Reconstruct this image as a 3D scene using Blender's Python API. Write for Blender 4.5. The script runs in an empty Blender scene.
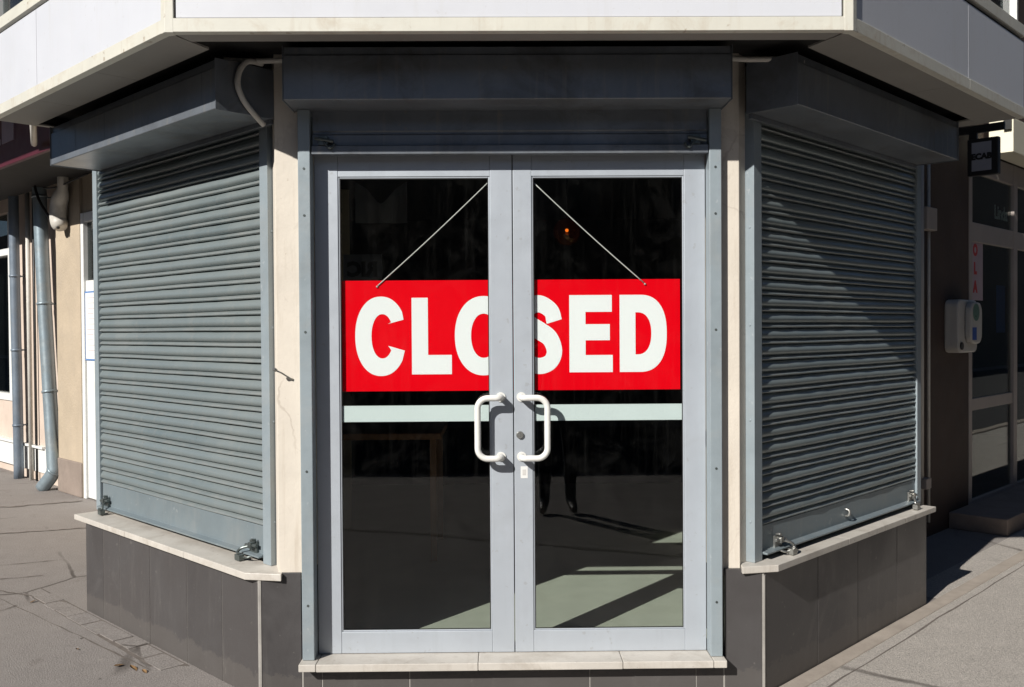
import bpy, bmesh, math, random
from mathutils import Vector, Matrix
random.seed(7)
R = math.radians
SC = bpy.context.scene
COL = SC.collection
Q = 2 ** -0.5
HC = 1.10                                   # half width of the chamfered corner facade

# ------------------------------------------------------------------ local frames of the three facades
def FL(s, o, z): return Vector((-HC - s*Q - o*Q, s*Q - o*Q, z))     # s along the wall away from the corner, o outward
def FR(s, o, z): return Vector((HC + s*Q + o*Q, s*Q - o*Q, z))
def FF(x, o, z): return Vector((x, -o, z))
def mit(o): return -o * math.tan(math.pi/8)
FRAME = {'L': FL, 'R': FR, 'F': FF}

# ------------------------------------------------------------------ mesh helper
class MB:
    def __init__(self): self.bm = bmesh.new()
    def quad(self, pts):
        vs = [self.bm.verts.new(p) for p in pts]; return self.bm.faces.new(vs)
    def hexa(self, p):                      # 8 points: bottom 4, top 4
        v = [self.bm.verts.new(q) for q in p]
        for f in ((3,2,1,0),(4,5,6,7),(0,1,5,4),(1,2,6,5),(2,3,7,6),(3,0,4,7)):
            self.bm.faces.new([v[i] for i in f])
    def box(self, fr, s0, s1, o0, o1, z0, z1):
        f = FRAME[fr] if isinstance(fr, str) else fr
        self.hexa([f(s0,o0,z0), f(s1,o0,z0), f(s1,o1,z0), f(s0,o1,z0), f(s0,o0,z1), f(s1,o0,z1), f(s1,o1,z1), f(s0,o1,z1)])
    def prism(self, pts, z0, z1):
        n = len(pts)
        a = [self.bm.verts.new((p[0],p[1],z0)) for p in pts]; b = [self.bm.verts.new((p[0],p[1],z1)) for p in pts]
        self.bm.faces.new(list(reversed(a))); self.bm.faces.new(b)
        for i in range(n): self.bm.faces.new([a[i], a[(i+1)%n], b[(i+1)%n], b[i]])
    def extrude(self, fr, prof, s0, s1):    # profile [(o,z)] swept along s
        f = FRAME[fr] if isinstance(fr, str) else fr
        n = len(prof)
        a = [self.bm.verts.new(f(s0,o,z)) for o,z in prof]; b = [self.bm.verts.new(f(s1,o,z)) for o,z in prof]
        self.bm.faces.new(a); self.bm.faces.new(list(reversed(b)))
        for i in range(n): self.bm.faces.new([a[i], b[i], b[(i+1)%n], a[(i+1)%n]])
    def tube(self, pts, r, n=12, caps=True):
        pts = [Vector(p) for p in pts]; rs = r if isinstance(r, (list,tuple)) else [r]*len(pts)
        rings = []; ref = None
        for i, p in enumerate(pts):
            t = (pts[min(i+1,len(pts)-1)] - pts[max(i-1,0)]).normalized()
            if ref is None:
                ref = t.orthogonal().normalized()
            ref = (ref - t*ref.dot(t)).normalized(); b = t.cross(ref)
            rings.append([self.bm.verts.new(p + (ref*math.cos(2*math.pi*k/n) + b*math.sin(2*math.pi*k/n))*rs[i]) for k in range(n)])
        for i in range(len(rings)-1):
            for k in range(n):
                f = self.bm.faces.new([rings[i][k], rings[i][(k+1)%n], rings[i+1][(k+1)%n], rings[i+1][k]]); f.smooth = True
        if caps:
            self.bm.faces.new(list(reversed(rings[0]))); self.bm.faces.new(rings[-1])
    def lathe(self, c, prof, n=24):         # prof [(r,z)] round a vertical axis
        c = Vector(c); rings = []
        for r, z in prof:
            rings.append([self.bm.verts.new(c + Vector((max(r,1e-4)*math.cos(2*math.pi*k/n), max(r,1e-4)*math.sin(2*math.pi*k/n), z))) for k in range(n)])
        for i in range(len(rings)-1):
            for k in range(n):
                f = self.bm.faces.new([rings[i][k], rings[i][(k+1)%n], rings[i+1][(k+1)%n], rings[i+1][k]]); f.smooth = True
    def build(self, name, mat, parent=None, bevel=0, recalc=True, seg=2):
        if recalc: bmesh.ops.recalc_face_normals(self.bm, faces=self.bm.faces)
        if parent is not None:
            w = world_loc(parent)
            bmesh.ops.translate(self.bm, verts=self.bm.verts, vec=-w)
        me = bpy.data.meshes.new(name); self.bm.to_mesh(me); self.bm.free()
        o = bpy.data.objects.new(name, me); COL.objects.link(o); o.data.materials.append(mat)
        if parent is not None: o.parent = parent
        if bevel:
            m = o.modifiers.new('Bevel', 'BEVEL'); m.width = bevel; m.segments = seg; m.limit_method = 'ANGLE'; m.angle_limit = R(40)
        return o
def world_loc(o):
    v = Vector(o.location)
    while o.parent is not None: o = o.parent; v += Vector(o.location)
    return v
def tag(o, label=None, cat=None, group=None, kind=None):
    if label: o['label'] = label
    if cat: o['category'] = cat
    if group: o['group'] = group
    if kind: o['kind'] = kind
    return o
def empty(name, loc, label, cat, group=None):
    o = bpy.data.objects.new(name, None); COL.objects.link(o); o.location = loc; o.empty_display_size = .1
    return tag(o, label, cat, group)
def arc(c, a, b, r, t0, t1, n=8):           # quarter arcs in the plane of a and b
    c = Vector(c); a = Vector(a); b = Vector(b)
    return [c + a*(r*math.cos(t0+(t1-t0)*i/n)) + b*(r*math.sin(t0+(t1-t0)*i/n)) for i in range(n+1)]
def smooth_path(pts, n=8):                  # Catmull-Rom
    pts = [Vector(p) for p in pts]; P = [2*pts[0]-pts[1]] + pts + [2*pts[-1]-pts[-2]]; out = []
    for i in range(1, len(P)-2):
        for k in range(n):
            t = k/n; p0,p1,p2,p3 = P[i-1],P[i],P[i+1],P[i+2]
            out.append(0.5*((2*p1)+(p2-p0)*t+(2*p0-5*p1+4*p2-p3)*t*t+(3*p1-p0-3*p2+p3)*t*t*t))
    out.append(P[-2]); return out
def text_obj(name, body, mat, M, size, parent, bold=0.0, thick=0.0008, align='CENTER'):
    cu = bpy.data.curves.new(name, 'FONT'); cu.body = body; cu.size = size; cu.offset = bold; cu.extrude = thick
    cu.align_x = align; cu.align_y = 'CENTER'; cu.resolution_u = 3
    t = bpy.data.objects.new(name, cu); COL.objects.link(t); bpy.context.view_layer.update()
    me = bpy.data.meshes.new_from_object(t.evaluated_get(bpy.context.evaluated_depsgraph_get()))
    bpy.data.objects.remove(t); bpy.data.curves.remove(cu)
    me.transform(M)
    if parent is not None: me.transform(Matrix.Translation(-world_loc(parent)))
    o = bpy.data.objects.new(name, me); COL.objects.link(o); o.data.materials.clear(); o.data.materials.append(mat); o.parent = parent
    return o

# ------------------------------------------------------------------ materials
def newmat(name):
    m = bpy.data.materials.new(name); m.use_nodes = True; nt = m.node_tree; nt.nodes.clear()
    out = nt.nodes.new('ShaderNodeOutputMaterial'); b = nt.nodes.new('ShaderNodeBsdfPrincipled')
    nt.links.new(b.outputs[0], out.inputs[0]); return m, nt, b, out
def N(nt, t, **kw):
    n = nt.nodes.new(t)
    for k, v in kw.items():
        if k.startswith('i_'):
            key = k[2:].replace('_', ' ')
            n.inputs[int(key) if key.isdigit() else key].default_value = v
        else: setattr(n, k, v)
    return n
def mixc(nt, fac, a, b, mode='MIX'):
    n = nt.nodes.new('ShaderNodeMix'); n.data_type = 'RGBA'; n.blend_type = mode
    for i, v in ((0,fac),(6,a),(7,b)):
        if hasattr(v, 'is_linked') or hasattr(v, 'links'): nt.links.new(v, n.inputs[i])
        else: n.inputs[i].default_value = v if i == 0 else (*v, 1)
    return n.outputs[2]
def ramp(nt, src, p0, p1, c0=(0,0,0,1), c1=(1,1,1,1)):
    r = nt.nodes.new('ShaderNodeValToRGB'); r.color_ramp.elements[0].position = p0; r.color_ramp.elements[1].position = p1
    r.color_ramp.elements[0].color = c0; r.color_ramp.elements[1].color = c1
    nt.links.new(src, r.inputs[0]); return r.outputs[0]
def coords(nt, scale=(1,1,1)):
    tc = nt.nodes.new('ShaderNodeTexCoord'); mp = nt.nodes.new('ShaderNodeMapping'); mp.inputs['Scale'].default_value = scale
    nt.links.new(tc.outputs['Object'], mp.inputs[0]); return mp.outputs[0]
def noise(nt, vec, scale, detail=6, rough=.6, dist=0):
    n = N(nt, 'ShaderNodeTexNoise', i_Scale=scale, i_Detail=detail, i_Roughness=rough, i_Distortion=dist)
    nt.links.new(vec, n.inputs['Vector']); return n.outputs['Fac']
def surf(name, col, rough=.6, metal=0., var=.15, vscale=3., dirt=None, damt=.0, dscale=2., streak=0., scol=None, bump=.05, bscale=60., spec=.5, fleck=0., fcol=(.6,.6,.6), fscale=60.):
    m, nt, b, out = newmat(name); v = coords(nt)
    n1 = noise(nt, v, vscale, 8, .65)
    dk = tuple(c*(1-var) for c in col); lt = tuple(min(1, c*(1+var)) for c in col)
    c = mixc(nt, ramp(nt, n1, .3, .7), dk, lt)
    if dirt:
        n2 = noise(nt, v, dscale, 9, .7, .6)
        r2 = ramp(nt, n2, .5, .75)
        mu = N(nt, 'ShaderNodeMath', operation='MULTIPLY'); nt.links.new(r2, mu.inputs[0]); mu.inputs[1].default_value = damt
        c = mixc(nt, mu.outputs[0], c, dirt)
    if streak:
        vs = coords(nt, (9,9,.7)); n3 = noise(nt, vs, 3.2, 5, .6)
        r3 = ramp(nt, n3, .55, .78); mu = N(nt, 'ShaderNodeMath', operation='MULTIPLY'); nt.links.new(r3, mu.inputs[0]); mu.inputs[1].default_value = streak
        c = mixc(nt, mu.outputs[0], c, scol or tuple(x*.5 for x in col))
    if fleck:
        n5 = noise(nt, v, fscale, 3, .5); r5 = ramp(nt, n5, .68, .72)
        mu = N(nt, 'ShaderNodeMath', operation='MULTIPLY'); nt.links.new(r5, mu.inputs[0]); mu.inputs[1].default_value = fleck
        c = mixc(nt, mu.outputs[0], c, fcol)
    nt.links.new(c, b.inputs['Base Color'])
    n4 = noise(nt, v, vscale*4, 6, .6)
    mr = N(nt, 'ShaderNodeMapRange'); nt.links.new(n4, mr.inputs[0]); mr.inputs[3].default_value = max(.02, rough-.12); mr.inputs[4].default_value = min(1, rough+.12)
    nt.links.new(mr.outputs[0], b.inputs['Roughness']); b.inputs['Metallic'].default_value = metal
    b.inputs['Specular IOR Level'].default_value = spec
    if bump:
        nb = noise(nt, v, bscale, 5, .6); bp = N(nt, 'ShaderNodeBump'); bp.inputs['Strength'].default_value = bump; bp.inputs['Distance'].default_value = .01
        nt.links.new(nb, bp.inputs['Height']); nt.links.new(bp.outputs[0], b.inputs['Normal'])
    return m
def glass(name, tint=(.80,.90,.86), ior=1.5, wav=.0, dust=.0):
    m = bpy.data.materials.new(name); m.use_nodes = True; nt = m.node_tree; nt.nodes.clear()
    out = nt.nodes.new('ShaderNodeOutputMaterial'); t = N(nt, 'ShaderNodeBsdfTransparent', i_Color=(*tint,1)); g = N(nt, 'ShaderNodeBsdfGlossy', i_Roughness=0.0)
    lw = N(nt, 'ShaderNodeLayerWeight', i_Blend=.5); pw = N(nt, 'ShaderNodeMath', operation='POWER'); pw.inputs[1].default_value = 5.0
    nt.links.new(lw.outputs['Facing'], pw.inputs[0]); f0 = ((ior-1)/(ior+1))**2
    f = N(nt, 'ShaderNodeMath', operation='MULTIPLY_ADD'); nt.links.new(pw.outputs[0], f.inputs[0]); f.inputs[1].default_value = 1-f0; f.inputs[2].default_value = f0
    mx = nt.nodes.new('ShaderNodeMixShader')
    if wav:
        v = coords(nt); nb = noise(nt, v, 1.6, 1, .4); bp = N(nt, 'ShaderNodeBump', i_Strength=wav, i_Distance=.02); nt.links.new(nb, bp.inputs['Height'])
        nt.links.new(bp.outputs[0], g.inputs['Normal'])
    nt.links.new(f.outputs[0], mx.inputs[0]); nt.links.new(t.outputs[0], mx.inputs[1]); nt.links.new(g.outputs[0], mx.inputs[2])
    if dust:
        v = coords(nt); a = ramp(nt, noise(nt, coords(nt, (16,16,.8)), 2.2, 6, .65), .52, .80); s2 = ramp(nt, noise(nt, v, 5, 7, .7, 1.5), .50, .78)
        ad = N(nt, 'ShaderNodeMath', operation='ADD'); nt.links.new(a, ad.inputs[0]); nt.links.new(s2, ad.inputs[1]); mu = N(nt, 'ShaderNodeMath', operation='MULTIPLY'); nt.links.new(ad.outputs[0], mu.inputs[0]); mu.inputs[1].default_value = dust
        df = N(nt, 'ShaderNodeBsdfDiffuse', i_Color=(.7,.68,.64,1)); m2 = nt.nodes.new('ShaderNodeMixShader'); nt.links.new(mu.outputs[0], m2.inputs[0]); nt.links.new(mx.outputs[0], m2.inputs[1]); nt.links.new(df.outputs[0], m2.inputs[2]); nt.links.new(m2.outputs[0], out.inputs[0])
    else: nt.links.new(mx.outputs[0], out.inputs[0])
    return m

M = {}
M['shutter'] = surf('shutter_paint', (.155,.185,.192), .42, .15, .10, 2.2, (.24,.225,.19), .45, 3.5, .25, (.27,.27,.25), .04, 90, fleck=.25, fcol=(.5,.52,.52), fscale=35)
def shutter_mat():
    m, nt, b, out = newmat('shutter_slats'); v = coords(nt)
    tc = nt.nodes.new('ShaderNodeTexCoord'); sx = nt.nodes.new('ShaderNodeSeparateXYZ'); nt.links.new(tc.outputs['Object'], sx.inputs[0])
    a = N(nt, 'ShaderNodeMath', operation='MULTIPLY_ADD'); a.inputs[1].default_value = 1/.0737; a.inputs[2].default_value = -.722/.0737; nt.links.new(sx.outputs['Z'], a.inputs[0])
    fl = N(nt, 'ShaderNodeMath', operation='FLOOR'); nt.links.new(a.outputs[0], fl.inputs[0])
    fr = N(nt, 'ShaderNodeMath', operation='FRACT'); nt.links.new(a.outputs[0], fr.inputs[0])
    wn = N(nt, 'ShaderNodeTexWhiteNoise', noise_dimensions='1D'); nt.links.new(fl.outputs[0], wn.inputs['W'])
    slat = ramp(nt, wn.outputs['Value'], 0, 1)
    c = mixc(nt, slat, (.212,.262,.272), (.268,.318,.325))
    big = ramp(nt, noise(nt, v, 1.6, 7, .65, .4), .32, .70); c = mixc(nt, big, c, (.275,.31,.305))
    # wipe marks and drip streaks
    vs = coords(nt, (7,7,.55)); st = ramp(nt, noise(nt, vs, 3.0, 6, .65), .54, .74)
    mu = N(nt, 'ShaderNodeMath', operation='MULTIPLY'); nt.links.new(st, mu.inputs[0]); mu.inputs[1].default_value = .42; c = mixc(nt, mu.outputs[0], c, (.35,.36,.34))
    # long scuffs along the slats
    vh = coords(nt, (1.2,1.2,26)); sc = ramp(nt, noise(nt, vh, 3.5, 6, .7), .60, .72)
    mu = N(nt, 'ShaderNodeMath', operation='MULTIPLY'); nt.links.new(sc, mu.inputs[0]); mu.inputs[1].default_value = .45; c = mixc(nt, mu.outputs[0], c, (.38,.37,.33))
    # grime lying on the ledges between slats
    led = ramp(nt, fr.outputs[0], .16, .30, (1,1,1,1), (0,0,0,1)); gn = ramp(nt, noise(nt, v, 11, 6, .7), .35, .62)
    mu = N(nt, 'ShaderNodeMath', operation='MULTIPLY'); nt.links.new(led, mu.inputs[0]); nt.links.new(gn, mu.inputs[1])
    m2 = N(nt, 'ShaderNodeMath', operation='MULTIPLY'); nt.links.new(mu.outputs[0], m2.inputs[0]); m2.inputs[1].default_value = .6; c = mixc(nt, m2.outputs[0], c, (.36,.365,.345))
    # rust pin-pricks and chips
    ch = ramp(nt, noise(nt, v, 38, 4, .6), .70, .74); mu = N(nt, 'ShaderNodeMath', operation='MULTIPLY'); nt.links.new(ch, mu.inputs[0]); mu.inputs[1].default_value = .6
    c = mixc(nt, mu.outputs[0], c, (.11,.085,.065))
    nt.links.new(c, b.inputs['Base Color']); b.inputs['Metallic'].default_value = .35
    mr = N(nt, 'ShaderNodeMapRange'); nt.links.new(big, mr.inputs[0]); mr.inputs[3].default_value = .30; mr.inputs[4].default_value = .50; nt.links.new(mr.outputs[0], b.inputs['Roughness'])
    bp = N(nt, 'ShaderNodeBump', i_Strength=.10, i_Distance=.01); nt.links.new(noise(nt, v, 14, 5, .6), bp.inputs['Height']); nt.links.new(bp.outputs[0], b.inputs['Normal'])
    return m
M['slats'] = shutter_mat()
M['rail'] = surf('rail_paint', (.31,.362,.388), .42, .1, .12, 3, (.40,.40,.38), .4, 5, .2, (.2,.24,.25), .05, 80, fleck=.3, fcol=(.55,.57,.57), fscale=30)
M['barpaint'] = surf('bottom_bar_paint', (.22,.265,.285), .40, .2, .12, 2.2, (.30,.31,.30), .55, 3.2, .35, (.32,.34,.34), .05, 60, fleck=.3, fcol=(.5,.52,.52), fscale=30)
M['housing'] = surf('housing_paint', (.205,.225,.25), .36, .3, .25, 2.2, (.09,.08,.066), .8, 2.6, .6, (.33,.31,.27), .08, 16, fleck=.35, fcol=(.30,.27,.22), fscale=24)
M['door'] = surf('door_aluminium', (.50,.54,.585), .42, .25, .05, 2.5, (.42,.44,.46), .35, 5, .30, (.42,.45,.48), .02, 120, fleck=.35, fcol=(.36,.36,.35), fscale=34)
M['cream'] = surf('cream_plaster', (.75,.665,.575), .85, 0, .09, 2.4, (.52,.43,.33), .5, 3.0, .25, (.52,.45,.36), .12, 60)
def plaster_mat(name, base, dirt, patch):
    m, nt, b, out = newmat(name); v = coords(nt)
    n1 = ramp(nt, noise(nt, v, 2.6, 8, .65), .3, .7); c = mixc(nt, n1, tuple(x*.9 for x in base), tuple(min(1,x*1.06) for x in base))
    p = ramp(nt, noise(nt, v, 3.2, 5, .6, .8), .585, .61); mu = N(nt,'ShaderNodeMath',operation='MULTIPLY'); nt.links.new(p, mu.inputs[0]); mu.inputs[1].default_value=.75; c = mixc(nt, mu.outputs[0], c, patch)
    s = ramp(nt, noise(nt, coords(nt, (10,10,.8)), 2.8, 6, .65), .54, .78); mu = N(nt,'ShaderNodeMath',operation='MULTIPLY'); nt.links.new(s, mu.inputs[0]); mu.inputs[1].default_value=.45; c = mixc(nt, mu.outputs[0], c, dirt)
    wv = N(nt,'ShaderNodeMix', data_type='RGBA'); wv.inputs[0].default_value=.12; nz = N(nt,'ShaderNodeTexNoise', i_Scale=6.0, i_Detail=5); nt.links.new(v, nz.inputs['Vector']); nt.links.new(v, wv.inputs[6]); nt.links.new(nz.outputs['Color'], wv.inputs[7])
    vc = N(nt,'ShaderNodeTexVoronoi', feature='DISTANCE_TO_EDGE', i_Scale=2.6); nt.links.new(wv.outputs[2], vc.inputs['Vector']); cr = ramp(nt, vc.outputs['Distance'], .004, .012, (1,1,1,1), (0,0,0,1))
    g = ramp(nt, noise(nt, v, 2.0, 3, .5), .50, .60); mu = N(nt,'ShaderNodeMath',operation='MULTIPLY'); nt.links.new(cr, mu.inputs[0]); nt.links.new(g, mu.inputs[1])
    m2 = N(nt,'ShaderNodeMath',operation='MULTIPLY'); nt.links.new(mu.outputs[0], m2.inputs[0]); m2.inputs[1].default_value=.32; c = mixc(nt, m2.outputs[0], c, (.34,.27,.21))
    f = ramp(nt, noise(nt, v, 42, 4, .6), .69, .73); mu = N(nt,'ShaderNodeMath',operation='MULTIPLY'); nt.links.new(f, mu.inputs[0]); mu.inputs[1].default_value=.5; c = mixc(nt, mu.outputs[0], c, dirt)
    nt.links.new(c, b.inputs['Base Color']); b.inputs['Roughness'].default_value=.88
    bp = N(nt,'ShaderNodeBump', i_Strength=.18, i_Distance=.008); nt.links.new(noise(nt, v, 55, 6, .65), bp.inputs['Height']); nt.links.new(bp.outputs[0], b.inputs['Normal'])
    return m
M['cream'] = plaster_mat('cream_plaster', (.75,.68,.58), (.44,.36,.27), (.64,.575,.49))
M['plaster2'] = surf('beige_plaster', (.50,.41,.30), .9, 0, .13, 2.0, (.42,.35,.27), .6, 2.2, .3, (.45,.38,.3), .5, 45)
M['plaster3'] = surf('pink_plaster', (.66,.54,.45), .9, 0, .10, 2.0, (.45,.36,.28), .5, 2.2, .3, (.5,.42,.34), .3, 45)
M['fascia'] = surf('fascia_panel', (.69,.70,.735), .38, 0, .02, 1.5, (.62,.62,.62), .35, 2, .30, (.60,.59,.565), .02, 6, fleck=.15, fcol=(.45,.42,.38), fscale=30)
M['trim'] = surf('cream_trim', (.70,.68,.59), .5, 0, .06, 3, (.42,.30,.18), .5, 6, .35, (.46,.36,.25), .06, 40, fleck=.5, fcol=(.30,.20,.11), fscale=22)
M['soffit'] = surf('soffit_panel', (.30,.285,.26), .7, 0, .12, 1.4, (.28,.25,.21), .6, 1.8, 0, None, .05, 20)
M['dark'] = surf('dark_shade', (.03,.029,.028), .9, 0, .2, 3)  # near-black colour standing in for shade
M['tile'] = surf('dark_tile', (.068,.062,.061), .33, 0, .10, 2.6, (.16,.15,.14), .45, 2.8, .35, (.15,.14,.135), .03, 120, fleck=.3, fcol=(.24,.23,.22), fscale=26)
def tile_mat():
    m, nt, b, out = newmat('slate_tile'); v = coords(nt)
    g = nt.nodes.new('ShaderNodeNewGeometry'); r = ramp(nt, g.outputs['Random Per Island'], 0, 1)
    c = mixc(nt, r, (.058,.054,.054), (.078,.071,.069))
    n1 = ramp(nt, noise(nt, v, 2.2, 8, .68, .5), .35, .7); c = mixc(nt, n1, c, (.086,.081,.080))
    n2 = ramp(nt, noise(nt, coords(nt, (6,6,.9)), 2.6, 6, .65), .56, .76); mu = N(nt,'ShaderNodeMath',operation='MULTIPLY'); nt.links.new(n2, mu.inputs[0]); mu.inputs[1].default_value=.5; c = mixc(nt, mu.outputs[0], c, (.13,.122,.115))
    n3 = ramp(nt, noise(nt, v, 30, 4, .6), .66, .71); mu = N(nt,'ShaderNodeMath',operation='MULTIPLY'); nt.links.new(n3, mu.inputs[0]); mu.inputs[1].default_value=.45; c = mixc(nt, mu.outputs[0], c, (.20,.19,.175))
    # splashed dirt along the foot, broken up
    sx = nt.nodes.new('ShaderNodeSeparateXYZ'); nt.links.new(v, sx.inputs[0]); nz = noise(nt, v, 5, 9, .8)
    ad = N(nt,'ShaderNodeMath',operation='MULTIPLY_ADD'); nt.links.new(nz, ad.inputs[0]); ad.inputs[1].default_value=-.22; nt.links.new(sx.outputs['Z'], ad.inputs[2])
    sp = ramp(nt, ad.outputs[0], -.16, -.02, (1,1,1,1), (0,0,0,1)); mu = N(nt,'ShaderNodeMath',operation='MULTIPLY'); nt.links.new(sp, mu.inputs[0]); mu.inputs[1].default_value=.30; c = mixc(nt, mu.outputs[0], c, (.15,.135,.12))
    sw = ramp(nt, noise(nt, v, 1.1, 5, .6, 2.5), .60, .625); sw2 = ramp(nt, noise(nt, v, .9, 2, .5), .48, .6); mu = N(nt,'ShaderNodeMath',operation='MULTIPLY'); nt.links.new(sw, mu.inputs[0]); nt.links.new(sw2, mu.inputs[1])
    m3 = N(nt,'ShaderNodeMath',operation='MULTIPLY'); nt.links.new(mu.outputs[0], m3.inputs[0]); m3.inputs[1].default_value=.35; c = mixc(nt, m3.outputs[0], c, (.12,.112,.108))
    nt.links.new(c, b.inputs['Base Color'])
    mr = N(nt,'ShaderNodeMapRange'); nt.links.new(n1, mr.inputs[0]); mr.inputs[3].default_value=.30; mr.inputs[4].default_value=.55; nt.links.new(mr.outputs[0], b.inputs['Roughness'])
    bp = N(nt,'ShaderNodeBump', i_Strength=.06, i_Distance=.01); nt.links.new(noise(nt, v, 70, 5, .6), bp.inputs['Height']); nt.links.new(bp.outputs[0], b.inputs['Normal'])
    return m
M['tile'] = tile_mat()
M['grout'] = surf('grout', (.36,.34,.31), .9, 0, .2, 8)
M['sill'] = surf('sill_marble', (.60,.56,.50), .5, 0, .10, 4, (.36,.31,.25), .7, 4.5, .35, (.36,.31,.26), .08, 90, fleck=.4, fcol=(.28,.24,.2), fscale=28)
M['white_enamel'] = surf('white_enamel', (.86,.85,.80), .28, 0, .03, 6, (.6,.56,.5), .25, 9, 0, None, .01, 60)
M['bar'] = surf('mid_rail', (.70,.76,.755), .4, 0, .03, 4)
M['steel'] = surf('dull_steel', (.36,.36,.34), .38, .8, .2, 20, (.25,.2,.15), .5, 15)
M['latch'] = surf('greasy_latch', (.13,.15,.145), .35, .6, .3, 25, (.28,.29,.27), .5, 30)
M['galv'] = surf('galvanised', (.30,.37,.41), .4, .35, .15, 5, (.45,.45,.42), .5, 4, .3, (.2,.22,.22), .05, 40)
M['galv2'] = surf('blue_grey_pipe', (.20,.245,.30), .45, .2, .15, 5, (.3,.3,.28), .4, 4)
M['pvc'] = surf('white_conduit', (.66,.63,.57), .5, 0, .1, 6, (.3,.26,.2), .5, 6)
M['cable'] = surf('dark_cable', (.03,.03,.03), .5, 0, .1, 6)
M['red'] = surf('sign_red', (.90,.0,.008), .6, 0, .015, 2, bump=0, spec=.05)
M['white'] = surf('sign_white', (.95,.95,.95), .6, 0, .01, 2, bump=0, spec=.05)
M['cord'] = surf('sign_cord', (.62,.60,.57), .7, 0, .1, 40)
M['glass'] = glass('door_glass', (.96,.98,.972), 1.5, .02, .005)
M['glass2'] = glass('shop_glass', (.7,.76,.74), 1.5, .05, .02)
M['bayglass'] = glass('bay_glass', (.55,.6,.6), 1.9, .03)
M['floor'] = surf('inner_floor', (.42,.44,.36), .45, 0, .10, 4, (.35,.36,.28), .5, 3)
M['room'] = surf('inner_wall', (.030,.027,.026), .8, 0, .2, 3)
M['wood'] = surf('brown_wood', (.30,.14,.06), .4, 0, .2, 8)
M['cloth'] = surf('grey_cloth', (.17,.17,.185), .9, 0, .1, 8)
M['amber'] = surf('amber_glass', (.35,.10,.02), .12, 0, .1, 5, bump=0)
def amber_mat():
    m = bpy.data.materials.new('amber_shade'); m.use_nodes = True; nt = m.node_tree; nt.nodes.clear(); out = nt.nodes.new('ShaderNodeOutputMaterial')
    t = N(nt,'ShaderNodeBsdfTransparent', i_Color=(.55,.22,.06,1)); g = N(nt,'ShaderNodeBsdfGlossy', i_Color=(.9,.6,.35,1), i_Roughness=.08); d = N(nt,'ShaderNodeBsdfDiffuse', i_Color=(.30,.09,.02,1)); a = nt.nodes.new('ShaderNodeMixShader'); a.inputs[0].default_value=.10; c = nt.nodes.new('ShaderNodeMixShader'); c.inputs[0].default_value=.25
    nt.links.new(t.outputs[0], a.inputs[1]); nt.links.new(g.outputs[0], a.inputs[2]); nt.links.new(a.outputs[0], c.inputs[1]); nt.links.new(d.outputs[0], c.inputs[2]); nt.links.new(c.outputs[0], out.inputs[0]); return m
M['amber'] = amber_mat()
M['bulb'], _nt, _b, _o = newmat('lit_bulb'); _b.inputs['Emission Color'].default_value = (1,.45,.12,1); _b.inputs['Emission Strength'].default_value = 3.0
M['brown'] = surf('brown_wall', (.07,.045,.034), .7, 0, .25, 2.5, (.05,.035,.03), .6, 2, .3, (.06,.05,.04), .15, 40)
M['frame2'] = surf('shopfront_frame', (.42,.365,.325), .5, 0, .1, 4)
M['maroon'] = surf('maroon_sign', (.085,.014,.026), .5, 0, .1, 3)
M['black'] = surf('black_paint', (.018,.018,.018), .4, 0, .1, 5)
M['paper'] = surf('paper', (.82,.81,.78), .7, 0, .03, 5)
M['blue'] = surf('blue_edge', (.12,.26,.55), .5, 0, .05, 5)
M['blue2'] = surf('blue_poster', (.02,.08,.35), .5, 0, .1, 12)
M['pinkp'] = surf('pink_paper', (.48,.38,.42), .6, 0, .1, 5)
M['signred'] = surf('faded_red', (.55,.05,.05), .6, 0, .1, 5)
M['greyface'] = surf('grey_sign_face', (.33,.33,.36), .5, 0, .05, 5)
M['beigeplastic'] = surf('beige_plastic', (.55,.52,.47), .4, 0, .05, 5)
M['green'] = surf('green_window', (.10,.2,.15), .3, 0, .1, 5)
M['lightbox'] = surf('lightbox_cream', (.85,.80,.62), .5, 0, .04, 3)
M['step'] = surf('step_stone', (.30,.24,.20), .8, 0, .15, 4, (.16,.13,.11), .5, 3, 0, None, .3, 60)
M['whitepaint'] = surf('white_joinery', (.85,.85,.82), .45, 0, .04, 4, (.5,.46,.4), .3, 4)
M['opp'] = surf('far_facade', (.10,.09,.083), .9, 0, .15, .6)
M['oppwin'] = surf('far_window', (.04,.045,.05), .2, 0, .1, .6)
M['leaf'] = surf('dry_leaf', (.24,.14,.06), .8, 0, .3, 30)

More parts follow.
